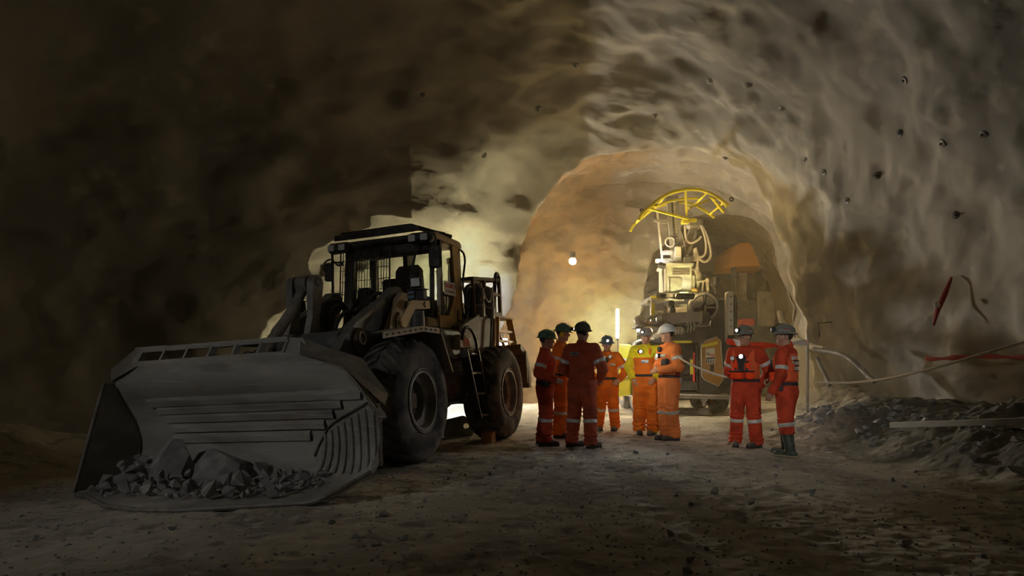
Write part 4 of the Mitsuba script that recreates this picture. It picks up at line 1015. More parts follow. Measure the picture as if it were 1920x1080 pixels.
# P7: vest with pouches, hands behind the back
back_ = {'R': ((.065, -.06, -.155), (-.02, -.10, -.275), (0, -1, 0)), 'L': ((.065, -.06, -.155), (-.02, -.115, -.285), (0, -1, 0))}
p = Person('person in red vest with pouches and a glaring helmet lamp, hands behind the back', px(1398, 10.24), 10.24, 230, 1.77, 'm_redcloth', arms=back_, stance=.165, feet=(22, -18), head_yaw=-18, head_pitch=-6, seed=17, bulk=1.06, skin=.95).build()
p.helmet('m_helmolive', COOL, POWER['headlamp'], tilt=4, badge=True, beam=POWER['beam'] * .8, dip=-14); p.boots(); p.bands(); p.belt()
p.vest('m_vestred', .575, .825)
for x0, w_ in ((-.12, .13), (.065, .20)):
    p.on_chest('pouch', x0, .610, (w_, .10, .135), 'm_pouch', bev=.03); p.on_chest('pouch_flap', x0, .640, (w_ + .006, .108, .022), 'm_strap', bev=.008)
p.on_chest('pouch', -.10, .70, (.07, .03, .12), 'm_pouch', bev=.012); p.on_chest('pouch', .095, .70, (.075, .03, .12), 'm_pouch', bev=.012)
for x0 in (-.07, .08): p.on_chest('strap', x0, .70, (.035, .012, .22), 'm_strap', tiltz=8 if x0 < 0 else -8)
p.on_chest('strap', 0, .72, (.24, .010, .03), 'm_strap'); p.on_chest('chest_badge', -.13, .70, (.06, .012, .05), 'm_reflect')
p.on_chest('inner_jacket', 0, .715, (.09, .02, .24), 'm_strap')
p.chest_lamp(-.01, .765, (COOL, POWER['chestlamp'] * 2)); p.chest_lamp(.13, .75)
p.put('glasses', p.head_xf(cat([torus((sg * .033, .106, .012), (0, 1, .1), .021, .003, 16, 5) for sg in (-1, 1)], cyl((-.012, .108, .014), (.012, .108, .014), .003, 6), cyl((.054, .10, .014), (.08, .0, .012), .003, 6), cyl((-.054, .10, .014), (-.08, .0, .012), .003, 6))), 'm_strap')
# P3: seen from behind
p = Person('person in dark coverall with back turned and a grey label on the shoulder', px(1091, 10.04), 10.04, 62, 1.80, 'm_brownred', stance=.165, stride=-.03, feet=(-20, -38), head_yaw=-8, seed=3, bulk=1.05,
           arms={'R': ((.075, -.01, -.16), (.01, .11, -.235), (.3, .6, .6)), 'L': ((.055, -.01, -.16), (-.01, .11, -.235), (.3, .6, .6))}, skin=.9).build()
p.helmet('m_helmdark', (1, .9, .7), 12, brim=.5, beam=POWER['beam']); p.boots(); p.bands(.55, .5)
kk = p.on_chest('name_label', -.075, .765, (.15, .006, .055), 'm_rigsteel', True, .002, .008)
for i in range(5): p.on_chest('lettering', -.125 + i * .022 + (.01 if i else 0), .765, (.014, .004, .026), 'm_darktext', True, .001, .013)
# P1: left edge, dark red, turned right
p = Person('person in dark red coverall with dark helmet, leftmost of the group', px(1022, 10.5), 10.5, -8, 1.72, 'm_darkred', stance=.12, stride=.04, feet=(-6, -10), head_yaw=0, head_pitch=-4, seed=1, bulk=1.08,
           arms={'R': ((.045, -.04, -.155), (-.01, .10, -.215), (.6, .3, .6)), 'L': ((.045, -.04, -.155), (-.02, .10, -.215), (.6, .3, .6))}, skin=.8).build()
p.helmet('m_helmgreen', None); p.boots(); p.bands(); p.belt()
p.on_chest('shoulder_label', .06, .77, (.09, .006, .05), 'm_rigsteel', True, .002, .008)
p.put('belt_pouch', box((.07, .12, .12), (.20, .02,   .545 * 1.74), .02), 'm_strap'); p.put('glove', ball(tuple(p.J['wriR'] + unit(p.J['wriR'] - p.J['elbR']) * .055), (.045, .07, .035)), 'm_glove')
# P2: behind, green helmet with warm lamp
p = Person('person in orange coverall with green helmet and lit warm helmet lamp behind the leftmost one', px(1052, 11.5), 11.5, -18, 1.87, 'm_orange', stance=.10, feet=(-6, 10), head_yaw=4, head_pitch=-6, seed=2, bulk=1.02,
           arms={'R': ((.045, -.02, -.155), (.0, .10, -.235), (.6, .3, .6)), 'L': ((.045, -.02, -.155), (-.02, .10, -.235), (.6, .3, .6))}).build()
p.helmet('m_helmgreen', WARM, POWER['headlamp'] * .6, beam=POWER['beam'] * .4); p.boots(); p.bands(); p.belt(); p.chest_lamp(.05, .745, (COOL, 2.5))
p.put('ear_muff', p.head_xf(ball((.085, -.01, -.015), (.022, .035, .045))), 'm_hiyellow')
# P4: facing the viewer, lamp glaring
p = Person('person in orange coverall facing the viewer with glaring helmet lamp and hand on the belt', px(1138, 12.7), 12.7, 262, 1.71, 'm_orange', stance=.15, feet=(10, -12), head_yaw=4, head_pitch=-10, seed=4, bulk=1.10,
           arms={'L': ((.100, -.035, -.150), (.02, .055, -.250), (.5, .5, .4)), 'R': ((.085, -.03, -.155), (.0, .06, -.245), (.5, .5, .4))}, hand_curl=1.2, skin=.9).build()
p.helmet('m_helmblue', COOL, POWER['headlamp'], beam=POWER['beam'] * .4, dip=-20); p.boots(); p.bands(); p.belt(); p.chest_lamp(.055, .79); p.chest_lamp(-.06, .80)
p.on_chest('respirator', 0, .765, (.07, .04, .09), 'm_strap', bev=.02); p.on_chest('name_label', -.10, .715, (.11, .006, .04), 'm_reflect', False, .002, .006)
for i in range(6): p.on_chest('lettering', -.142 + i * .017, .712, (.010, .004, .016), 'm_darktext', False, .001, .011)
# P5: yellow jacket under orange bib
p = Person('person in yellow jacket and orange bib overalls with silver helmet, hands at the hips', px(1211, 12.1), 12.1, 250, 1.86, 'm_hiviscloth', stance=.125, feet=(16, -14), head_yaw=-8, head_pitch=-8, seed=5, bulk=1.0,
           arms={'R': ((.060, -.03, -.160), (-.0, .045, -.275), (.6, .3, .2)), 'L': ((.060, -.03, -.160), (-.02, .06, -.265), (.5, .5, .4))}).build()
p.helmet('m_helmsteel', COOL, 3.0, cable=False); p.boots()
k5 = p.H
def bib(P):
    r = p.suit(P, 0, False); z = P[..., 2]
    o_ = np.maximum(np.maximum(r - .012, -(r + .012)), .06 - z)
    return np.maximum(o_, np.maximum(z - .735 * k5, np.where(P[..., 1] < .02, z - .64 * k5, z - .735 * k5)))
lo, hi = p.bounds(); lo[2] = 0
p.put('bib_overalls', sample(bib, lo, hi, .014), 'm_orange'); p.bands(.52, None)
p.J_band = None
p.belt(off=.018); p.chest_lamp(.06, .79, (COOL, 1.0)); p.on_chest('respirator', .10, .79, (.05, .05, .06), 'm_strap', bev=.02)
p.on_chest('name_label', -.01, .695, (.13, .008, .055), 'm_reflect', False, .002, .020)
for x0 in (-.09, .09): p.on_chest('brace', x0, .775, (.035, .010, .17), 'm_orange', lift=.01)
for i in range(6): p.on_chest('lettering', -.057 + i * .019, .688, (.012, .004, .020), 'm_darktext', False, .001, .028)
# P6: turned left, white helmet, folded arms
p = Person('person in salmon orange coverall with white helmet, arms folded, turned left', px(1254, 11.2), 11.2, 196, 1.86, 'm_salmon', stance=.085, stride=.03, feet=(8, -4), head_yaw=-6, head_pitch=-8, seed=6, bulk=1.06,
           arms={'R': ((.04, .02, -.15), (-.09, .115, -.165), (.2, .9, .3)), 'L': ((.055, -.005, -.155), (-.055, .135, -.185), (.2, .9, .3))}, hand_curl=1.2).build()
p.helmet('m_helmwhite', None); p.boots(); p.bands(.42, .42); p.belt()
p.chest_lamp(-.02, .745, (COOL, 3.0)); p.on_chest('chest_badge', -.10, .745, (.11, .01, .045), 'm_reflect')
p.on_chest('respirator', .0, .80, (.07, .06, .09), 'm_strap', bev=.02)
p.put('chest_bag', box((.16, .10, .16), (-.12, .13, .675 * 1.86), .03), 'm_strap'); p.put('jacket_tail', sample(lambda P: np.maximum(np.maximum(p.torso(P) - .03, -(p.torso(P) + .01)), np.maximum(np.maximum(.565 * 1.86 - P[..., 2], P[..., 2] - .66 * 1.86), P[..., 1] + .02)), (-.28, -.26, 1.0), (.28, .1, 1.3), .011), 'm_redband')
p.put('hood', sample(lambda P: np.maximum(ell(P, p.J['nek'] + [0, -.06, -.015], (.12, .085, .055)), -(p.torso(P) + .005)), p.J['nek'] - .2, p.J['nek'] + .15, .011), 'm_rigsteel')
p.put('hanging_mug', lathe([(.0, 0), (.038, 0), (.042, .10), (.037, .10), (.034, .008), (0, .008)], 18, np.block([[np.eye(3), np.array([[-.16], [-.12], [.50 * 1.86]])], [np.zeros((1, 3)), 1]])), 'm_rigsteel')
# ================================================================== DRILL RIG (x right, y away, z up; its rear is towards the viewer)
RG = 'drill_rig'
say(RG, 'yellow and black underground drill rig with a raised mast under a curved yellow canopy', 'drill rig')
RY = 17.0
def rx(p): return (p - 960) / 1280 * RY
def rz(q, y=RY): return 1.2 + (688 - q) / 1280 * y
def R_(part, mesh, mat, smooth=35, **k): return put(f'{RG}__{part}', mesh, mat, smooth, **k)
def rb(x0, y0, x1, y1, d0, d1, bev=.02):
    """box spanning a rectangle of the rear elevation (photo measurements at the rig's distance) from depth d0 to d1"""
    return boxb((rx(x0), RY + d0, rz(y1)), (rx(x1), RY + d1, rz(y0)), bev)
def rpoly(pts, d0, d1): return prism([(rx(a), rz(b)) for a, b in pts], RY + d0, RY + d1, (0, 2, 1))
gz = float(ground(rx(1290), RY + 2))
# chassis, wheels, deck
R_('chassis', cat(rb(1205, 690, 1375, 752, .6, 3.4, .05)), 'm_rigdark')
R_('deck', hull([(rx(a), RY + d, rz(b)) for a, b, d in ((1186, 738, -.35), (1366, 742, -.35), (1186, 744, -.35), (1366, 748, -.35), (1180, 733, .7), (1372, 736, .7), (1180, 744, .7), (1372, 748, .7))]), 'm_rigsteel', False)
for sx in (rx(1212), rx(1368)):
    for dy in (1.0, 2.8):
        wk = RG + '__wheel' if not any(k.startswith(RG + '__wheel') for k in scene) else fresh(RG + '__wheel')
        c = (sx, RY + dy, gz + .52)
        Mw = np.block([[rot([0, 1, 0], 90), np.array(c)[:, None]], [np.zeros((1, 3)), 1]])
        put(wk + '__tyre', lathe([(.30, -.16), (.42, -.19), (.50, -.16), (.52, -.06), (.52, .06), (.50, .16), (.42, .19), (.30, .16)], 32, Mw), 'm_rubber', 40)
        put(wk + '__rim', lathe([(0, -.05), (.20, -.06), (.22, -.14), (.31, -.16), (.31, .16), (.22, .14), (.20, .06), (0, .05)], 24, Mw), 'm_rigorange', 40)
for a in (1318, 1232):
    k = R_('jack', cat(cyl((rx(a), RY - .1, rz(748)), (rx(a), RY - .1, gz + .22), .055), cyl((rx(a), RY - .1, rz(742)), (rx(a), RY - .1, rz(752)), .085)), 'm_rigsteel')
    put(k + '__foot', lathe([(0, .16), (.09, .15), (.19, .03), (.20, .0), (0, 0)], 24, np.block([[np.eye(3), np.array([[rx(a)], [RY - .1], [gz + .02]])], [np.zeros((1, 3)), 1]])), 'm_rigsteel')
# engine bay: frame around an open dark compartment
bay = Polygon([(rx(a), rz(b)) for a, b in ((1185, 742), (1185, 652), (1191, 640), (1205, 635), (1330, 635), (1345, 645), (1352, 742))])
hole = Polygon([(rx(a), rz(b)) for a, b in ((1191, 738), (1191, 656), (1196, 646), (1207, 642), (1310, 642), (1312, 738))])
R_('bay_frame', prism(bay.difference(hole), RY - .05, RY + .35, (0, 2, 1)), 'm_rigdark', False)
R_('bay_back', rb(1190, 640, 1345, 740, .9, 1.0), 'm_rigdark')
R_('bay_trim', tube(curve([(rx(a), RY - .07, rz(b)) for a, b in ((1186, 738), (1186, 690), (1186, 656), (1190, 645), (1200, 639), (1225, 637))], 24), .045, 8), 'm_rigsteel')
R_('yellow_strip', rb(1246, 639, 1296, 643.5, -.09, -.05, 0), 'm_hiyellow')
R_('yellow_strip', rb(1293, 674, 1298, 702, -.09, -.05, 0), 'm_hiyellow')
R_('engine', cat(rb(1222, 668, 1262, 728, .35, .85, .06), cyl((rx(1270), RY + .5, rz(690)), (rx(1300), RY + .5, rz(690)), .22, 20)), 'm_rigdark')
R_('radiator', cat(rb(1264, 716, 1310, 732, .05, .3)), 'm_rigsteel')
for i in range(5): R_('radiator_bar', rb(1266, 716.5 + i * 3, 1308, 717.8 + i * 3, .0, .05, 0), 'm_rigdark')
for i, (a, b, c, d) in enumerate(((1300, 660, 1304, 716), (1306, 650, 1309, 716))): R_('pipe', rb(a, b, c, d, .0, .08), 'm_rigdark' if i else 'm_red')
# left side door standing open, bright yellow
k = R_('side_door', hull([(rx(1186), RY + .0, rz(652)), (rx(1186), RY + .0, rz(740)), (rx(1186) - .42, RY - .55, rz(652)), (rx(1186) - .42, RY - .55, rz(742)), (rx(1186) - .05, RY + .04, rz(645)), (rx(1186) - .40, RY - .50, rz(646)), (rx(1186) - .02, RY + .03, rz(740)), (rx(1186) - .44, RY - .52, rz(742))]), 'm_hiyellow', False, label='bright yellow open side door')
for i in range(3): put(k + '__notice', hull([(rx(1186) - .10 - .0 + sx_ * -.20, RY - .13 + sx_ * -.26 - .03, rz(672 + i * 14 + dz)) for sx_ in (0, 1) for dz in (0, 7)] + [(rx(1186) - .10 + sx_ * -.20 + .01, RY - .13 + sx_ * -.26 - .02, rz(672 + i * 14 + dz)) for sx_ in (0, 1) for dz in (0, 7)]), 'm_white', False)
# sloped bonnet and right-hand door with the notice
R_('bonnet', hull([(rx(a), RY + d, rz(b)) for a, b, d in ((1226, 640, .1), (1340, 640, .1), (1262, 614, .1), (1338, 612, .1), (1345, 632, .1), (1226, 640, 1.2), (1340, 640, 1.2), (1262, 606, 1.2), (1340, 604, 1.2))]), 'm_rigdark', False)
R_('bonnet_vent', rpoly([(1309, 640), (1330, 631), (1331, 635), (1311, 645)], .02, .12), 'm_darktext', False)
dpts = [(1312, 648), (1318, 640), (1340, 632), (1348, 640), (1352, 712), (1343, 724), (1318, 712), (1313, 705)]
k = R_('access_door', rpoly(dpts, -.16, -.06), 'm_rigorange', False, label='orange access door with a notice')
put(k + '__edge', tube([(rx(a), RY - .16, rz(b)) for a, b in dpts + dpts[:1]], .018, 6), 'm_rigsteel')
put(k + '__band', rpoly([(1313, 647), (1342, 640), (1342, 646), (1313, 652)], -.175, -.16), 'm_hiyellow', False)
put(k + '__notice', rpoly([(1319.5, 655), (1336, 653), (1337, 681), (1320, 682)], -.172, -.16), 'm_light', False)
put(k + '__logo', torus((rx(1323), RY - .176, rz(664)), (0, 1, 0), .030, .008, 18, 5), 'm_darktext')
for i in range(4): put(k + '__lettering', rpoly([(1326.5 + i * 2.3, 664), (1328 + i * 2.3, 664), (1328 + i * 2.3, 668), (1326.5 + i * 2.3, 668)], -.178, -.172), 'm_red', False)
put(k + '__bar', rpoly([(1320, 671), (1336.5, 669.5), (1336.5, 672), (1320, 673.5)], -.176, -.17), 'm_darktext', False)
for i in range(4): put(k + '__bar', rpoly([(1321 + i * 4, 674), (1322.8 + i * 4, 674), (1322 + i * 4, 681), (1320 + i * 4, 681)], -.176, -.17), 'm_darktext', False)
put(k + '__latch', rb(1328, 684, 1334, 696, -.19, -.16, .005), 'm_darktext')
R_('right_cabinet', cat(rb(1340, 556, 1388, 742, .3, 2.2, .05)), 'm_rigdark')
R_('upright', rb(1366, 546, 1377, 628, .05, .3, .01), 'm_light')
R_('upright_edge', rb(1363, 548, 1365.5, 640, .05, .2, .01), 'm_hosewhite')
R_('upright_edge', rb(1378.5, 552, 1384, 655, .05, .3, .02), 'm_rigdark')
for b in (556, 570, 584, 600, 612): R_('upright_bolt', cyl((rx(1371.5), RY + .03, rz(b)), (rx(1371.5), RY + .05, rz(b)), .018, 8), 'm_darktext')
# silencer, exhaust elbow, pipe
R_('silencer', tube([(rx(a), RY + .15, rz(596)) for a in (1233, 1238, 1242, 1246, 1314, 1316)], [.10, .15, .15, .10, .165, .185], 24), 'm_rigsteel')
R_('silencer_plate', rpoly([(1243, 587), (1312, 585), (1312, 603), (1262, 607), (1244, 600)], -.06, -.02), 'm_rigsteel', False)
R_('silencer_cap', cat(tube([(rx(a), RY + .15, rz(596)) for a in (1316, 1318, 1331, 1333)], [.185, .185, .17, .12], 24)), 'm_rigdark')
R_('exhaust_elbow', tube(curve([(rx(1266), RY + .25, rz(584)), (rx(1264), RY + .25, rz(573)), (rx(1260), RY + .10, rz(569)), (rx(1257), RY - .1, rz(569))], 14), .075, 14), 'm_rigdark')
R_('coolant_pipe', tube(curve([(rx(a), RY + .1, rz(b)) for a, b in ((1212, 604), (1216, 597), (1226, 593), (1240, 588))], 16), .045, 10), 'm_rigsteel')
R_('air_cleaner', cat(ball((rx(1203), RY + .3, rz(600)), .14, 3), cyl((rx(1203), RY + .3, rz(612)), (rx(1203), RY + .3, rz(604)), .08)), 'm_rigsteel')
R_('beacon', cat(cyl((rx(1217), RY + .05, rz(609)), (rx(1217), RY + .05, rz(603)), .06, 14)), 'm_rigorange')
R_('indicator_lamp', ball((rx(1219), RY - .02, rz(620)), .055), 'm_lens', emitter=glow(AMBER, 12))
R_('shelf', cat(rb(1196, 608, 1262, 614, -.05, .9), rb(1256, 604, 1310, 610, -.02, .9)), 'm_rigdark')
for i, a in enumerate((1288, 1293, 1300)): R_('hose_coil', torus((rx(a), RY + .0, rz(613)), (1, 0, 0), .13 - .02 * (i == 2), .022, 22, 7), 'm_rigsteel')
R_('winch_drum', cat(cyl((rx(1258), RY + .05, rz(620)), (rx(1282), RY + .05, rz(620)), .10, 18)), 'm_rigsteel')
for a in (1262, 1267, 1272, 1277): R_('winch_rope', torus((rx(a), RY + .05, rz(620)), (1, 0, 0), .105, .016, 20, 6), 'm_hosewhite')
# operator frame on the left with yellow markings
R_('cabin_frame', cat(rb(1226, 551, 1290, 563, .35, .5), rb(1226, 563, 1234, 608, .35, .5), rb(1234, 563, 1262, 608, .9, .95)), 'm_rigsteel')
R_('yellow_strip', rb(1226, 551.5, 1249, 557, .32, .35, 0), 'm_hiyellow')
R_('yellow_strip', rb(1227, 566, 1232.5, 596, .32, .35, 0), 'm_hiyellow')
R_('lit_panel', rb(1264, 565, 1303, 586, .7, .8), 'm_cream')
R_('side_lamp', ball((rx(1221), RY + .3, rz(564)), .05), 'm_cream')
for a in (1256, 1273, 1282): R_('fitting', cyl((rx(a), RY + .2, rz(553)), (rx(a), RY + .5, rz(553)), .055, 14), 'm_rigdark')
# hose reel
rc = (rx(1326), RY + .25, rz(573))
k = R_('hose_reel', cat(torus(rc, (0, 1, 0), .325, .035, 40, 10), torus((rc[0], rc[1] + .3, rc[2]), (0, 1, 0), .325, .035, 40, 8)), 'm_rigsteel')
put(k + '__drum', cat(cyl((rc[0], rc[1], rc[2]), (rc[0], rc[1] + .3, rc[2]), .24, 28)), 'm_rigdark')
for a0, a1, m in ((.30, 1.35, 'm_rigsteel'), (1.75, 3.3, 'm_rigsteel')):
    put(k + '__reel_plate', prism([(rc[0] + .09 * math.cos(a0), rc[2] + .09 * math.sin(a0))] + [(rc[0] + .27 * math.cos(a), rc[2] + .27 * math.sin(a)) for a in np.linspace(a0, a1, 14)] + [(rc[0] + .09 * math.cos(a1), rc[2] + .09 * math.sin(a1))], rc[1] - .02, rc[1] + .0, (0, 2, 1)), m, False)
put(k + '__spoke', cat(beam((rc[0], rc[1] - .03, rc[2] - .32), (rc[0], rc[1] - .03, rc[2] + .32), .06, .02)), 'm_rigdark')
put(k + '__arm', cat(beam((rc[0], rc[1] - .04, rc[2] - .02), (rc[0] + .30, rc[1] - .04, rc[2] - .04), .07, .03), cyl((rc[0], rc[1] - .07, rc[2] + .04), (rc[0], rc[1] - .07, rc[2] - .14), .03)), 'm_rigsteel')
# turret: lit control cabinets
R_('turret_base', rb(1236, 546, 1345, 556, .3, 2.6), 'm_rigdark')
R_('cabinet', cat(rb(1259, 491, 1310, 546, .6, 1.5, .03), rb(1306, 508, 1318, 546, .7, 1.4, .03)), 'm_cream')
R_('cabinet_door', rb(1266, 515, 1289, 545, .55, .6, .01), 'm_rigsteel')
for i in range(4): R_('cabinet_vent', rb(1272, 498 + i * 3.4, 1304, 499.6 + i * 3.4, .57, .6, 0), 'm_rigsteel')
R_('round_tank', cat(ball((rx(1322), RY + 1.0, rz(509)), (.19, .2, .2), 3)), 'm_cream')
R_('side_frame', cat(beam((rx(1318), RY + .6, rz(524)), (rx(1342), RY + .6, rz(520)), .05), beam((rx(1318), RY + .6, rz(543)), (rx(1342), RY + .6, rz(543)), .06), beam((rx(1340), RY + .6, rz(543)), (rx(1338), RY + .6, rz(516)), .06), beam((rx(1319), RY + .6, rz(543)), (rx(1322), RY + .6, rz(522)), .05), beam((rx(1329), RY + .6, rz(543)), (rx(1331), RY + .6, rz(522)), .04)), 'm_cream', False)
R_('red_knob', ball((rx(1311), RY + .45, rz(540)), (.09, .08, .05)), 'm_rigorange')
R_('orange_rail', rb(1280, 545, 1296, 548, .28, .34, 0), 'm_rigorange')
R_('turret_top', rb(1256, 486, 1312, 493, .55, 1.6), 'm_cream')
# feed mast (leaning): twin rails with a chain ladder between
def mp(a, b, d=0.9): return (rx(a), RY + d, rz(b))
k = R_('mast', cat(beam(mp(1278, 480), mp(1268, 356), .085, .09), beam(mp(1294, 474), mp(1284, 350), .07, .09)), 'm_rigsteel', False)
for i in range(22):
    t = i / 21; put(k + '__rung', beam(mp(1280 - 10 * t, 474 - 116 * t), mp(1291 - 10 * t, 472 - 118 * t), .035, .05), 'm_cream', False)
put(k + '__chain', cat(beam(mp(1284, 478, .85), mp(1274, 354, .85), .05, .04)), 'm_rigdark')
put(k + '__head', cat(rb(1262, 352, 1284, 364, .8, 1.0)), 'm_rigsteel')
R_('rock_drill', cat(rb(1279, 452, 1291, 472, .7, 1.0, .02), rb(1276, 470, 1292, 482, .75, 1.05, .02)), 'm_cream')
R_('feed_hose', torus(mp(1271, 442, .85), (0, 1, 0), .12, .02, 24, 6), 'm_hosewhite')
R_('feed_hose', tube(curve([mp(1290, 410), mp(1296, 430), mp(1302, 455), mp(1300, 475)], 16), .02, 7), 'm_hosewhite')
R_('centraliser', cat(beam(mp(1243, 477), mp(1275, 475), .05), beam(mp(1243, 481), mp(1290, 480), .05), rb(1258, 458, 1276, 466, .8, 1.0)), 'm_cream', False)
R_('drill_rod', cat(cyl(mp(1246, 374), mp(1257, 484), .028, 10), cyl(mp(1257, 484), mp(1261, 545), .035, 10)), 'm_hosewhite')
R_('rod_guide', cat(beam(mp(1240, 399), mp(1268, 400), .06), beam(mp(1245, 402), mp(1266, 404), .04)), 'm_rigsteel', False)
for i, (a, b) in enumerate(((1264, 484), (1272, 484), (1280, 484), (1288, 485))): R_('valve_hose', torus(mp(a, b, .8), (0, 1, .3), .085, .016, 16, 6), 'm_hosewhite')
# boom and jib
k = R_('boom', cat(beam(mp(1291, 486, 1.0), mp(1320, 412, 1.0), .15, .16), beam(mp(1300, 486, 1.0), mp(1326, 420, 1.0), .06, .08)), 'm_rigsteel', False)
put(k + '__head', cat(box((.42, .3, .24), mp(1322, 405, 1.0), .06)), 'm_rigsteel')
put(k + '__joint', box((.40, .22, .13), mp(1310, 400, .95), .03), 'm_hiyellow')
put(k + '__cylinder', cat(cyl(mp(1296, 488, .85), mp(1312, 452, .85), .05), cyl(mp(1312, 452, .85), mp(1322, 420, .85), .028)), 'm_rigsteel')
R_('manifold', cat(rb(1296, 473, 1310, 490, .7, .95, .02), rb(1304, 470, 1316, 480, .75, 1.0, .02), cyl(mp(1320, 456, .8), mp(1318, 480, .8), .05)), 'm_cream')
for c in ([(1331, 410), (1337, 428), (1341, 452), (1336, 470), (1328, 473), (1321, 458)], [(1333, 412), (1343, 432), (1349, 455), (1348, 475), (1338, 482), (1328, 475), (1320, 455)],
          [(1320, 454), (1324, 470), (1323, 492), (1318, 504)], [(1300, 410), (1301, 432), (1308, 444), (1320, 442), (1331, 432)], [(1314, 495), (1322, 503), (1325, 492)], [(1350, 526), (1356, 534), (1359, 545)]):
    R_('hydraulic_hose', tube(curve([mp(a, b, .8) for a, b in c], 30), .03, 8), 'm_hosewhite')
# canopy: two arcs in depth, ties and end plates
ca = [(1200, 410), (1210, 394), (1224, 382), (1245, 366), (1268, 356), (1295, 351), (1320, 353), (1340, 361), (1356, 371), (1371, 382)]
cb = [(1214, 398), (1232, 381), (1250, 373), (1275, 366), (1300, 363), (1320, 363)]
k = R_('canopy', tube(curve([mp(a, b, .2) for a, b in ca], 50), .045, 10), 'm_hiyellow')
put(k + '__arc', tube(curve([mp(a, b + 3, 1.4) for a, b in ca], 50), .04, 10), 'm_hiyellow')
put(k + '__arc', tube(curve([mp(a, b, .5) for a, b in cb], 40), .03, 8), 'm_hiyellow')
for a, b in (((1222, 386), (1302, 401)), ((1297, 385), (1340, 364)), ((1291, 353), (1299, 395)), ((1342, 366), (1371, 388))):
    put(k + '__tie', beam(mp(*a, .3), mp(*b, .6), .06, .05), 'm_hiyellow')
for a in (1212, 1250, 1330, 1362):
    b = float(np.interp(a, [p[0] for p in ca], [p[1] for p in ca])); put(k + '__cross_tube', cyl(mp(a, b, .2), mp(a, b + 3, 1.4), .03, 8), 'm_hiyellow')
for pts in ([(1222, 384), (1236, 384), (1232, 373)], [(1334, 366), (1346, 372), (1352, 364), (1342, 360)], [(1358, 372), (1374, 380), (1366, 386)]):
    put(k + '__gusset', rpoly(pts, .18, .24), 'm_hiyellow', False)
put(k + '__end_ring', torus(mp(1376, 370, .2), (0, 1, 0), .045, .018, 18, 6), 'm_rigdark')
put(k + '__end_ring', torus(mp(1206, 391, .2), (0, 1, 0), .035, .014, 18, 6), 'm_rigdark')
# work lamps on the rig; the rear one is added to brighten the floor
for c, n_, w_, h_, p in ((mp(1350, 524, .35), (1, -.1, 0), .24, .18, 'rig_side'), (mp(1284, 556, -.05), (0, .55, .83), .40, .10, 'rig_up'), (mp(1250, 492, .55), (.28, .25, .93), .14, .14, 'rig_mast'), (mp(1198, 617, -.12), (-.15, -.6, -.75), .16, .10, 'rig_rear_fill')):
    n_ = np.array(n_, float) / np.linalg.norm(n_); a_, b_, _ = frame(n_); Rp = np.stack([a_, b_, n_], 1); c = np.array(c)
    k = R_('work_lamp', box((w_ + .05, h_ + .05, .10), c, .02, Rp), 'm_rigdark')
    put(k + '__lens', panel(c + n_ * .054, n_, w_, h_), 'm_lens', emitter=glow(WARM if p == 'rig_side' or p == 'rig_up' else (1, .86, .58), POWER[p]))
R_('lamp_arm', cat(beam(mp(1250, 496, .55), mp(1262, 494, .7), .04), beam(mp(1284, 560, -.05), mp(1284, 556, .4), .05)), 'm_rigdark')
# ================================================================== OTHER THINGS
def tube_thing(key, pts, r, mat, label, cat_, n=40, k=8): return put(key, tube(curve(pts, n), r, k), mat, label=label, cat_=cat_)
def at(x, y, d): return ((x - 960) / 1280 * d, d, 1.2 + (688 - y) / 1280 * d)
tube_thing('air_hose', [at(1272, 668, 10.9), at(1285, 678, 10.7), at(1310, 690, 10.5), at(1340, 701, 10.35), at(1362, 707, 10.2)], .018, 'm_hosewhite', 'thin white hose sagging across to the person in the red vest', 'hose')
# barrier tape behind the two men
def ribbon(pts, h, sag=.0, n=40, th=.004):
    p = curve(pts, n); d = np.gradient(p, axis=0); hv = np.array([0, 0, 1.0]); A = []
    for i in range(n):
        w = h * (.8 + .2 * math.sin(i * .55)); tw = .25 * math.sin(i * .4)
        o = np.array([d[i][1], -d[i][0], 0]); o = o / (np.linalg.norm(o) + 1e-9)
        A.append([p[i] + hv * w / 2 + o * tw * w * .4, p[i] + o * .01, p[i] - hv * w / 2 - o * tw * w * .4])
    A = np.array(A); g_ = grid_mesh(A); nn = np.array([0, -th, 0])
    return cat(g_, tm(g_.vertices + nn, g_.faces[:, ::-1]))
put('barrier_tape', ribbon([at(1362, 640, 12.0), at(1400, 645, 12.0), at(1440, 648, 12.1), at(1475, 645, 12.3), at(1512, 643, 12.6)], .115), 'm_tape', True, label='red and white barrier tape stretched behind the two men on the right', cat_='barrier tape')
put('tape_post', cat(cyl(at(1514, 640, 12.65), (at(1514, 640, 12.65)[0], 12.65, float(ground(at(1514, 640, 12.65)[0], 12.65)) - .1), .022, 10), cyl(at(1514, 628, 12.65), at(1514, 642, 12.65), .022, 10)), 'm_rigsteel', label='thin grey post that holds the end of the barrier tape', cat_='post')
tube_thing('cable', [at(1530, 716, 12.4), at(1580, 718, 12.2), at(1650, 712, 11.6), at(1720, 698, 11.0), at(1800, 676, 10.5), at(1925, 640, 9.9)], .022, 'm_hosewhite', 'pale cable sagging along the right rock wall', 'cable', 60)
put('red_tape_band', ribbon([at(1735, 672, 11.9), at(1800, 670, 11.2), at(1840, 668, 10.9), at(1880, 669, 10.6), at(1930, 670, 10.2)], .085), 'm_redband', True, label='dark red tape strung level along the right rock wall', cat_='tape')
put('red_tape_strip', ribbon([at(1781, 526, 11.55), at(1772, 550, 11.6), at(1762, 575, 11.65), at(1754, 592, 11.7), at(1748, 625, 11.7)], .0, n=30) if False else tube([at(1784, 520, 11.5), at(1772, 550, 11.55), at(1758, 582, 11.6), at(1750, 610, 11.65)], [.02, .045, .04, .02], 8), 'm_redband', label='red cloth strip hanging slanted on the right rock wall', cat_='strip')
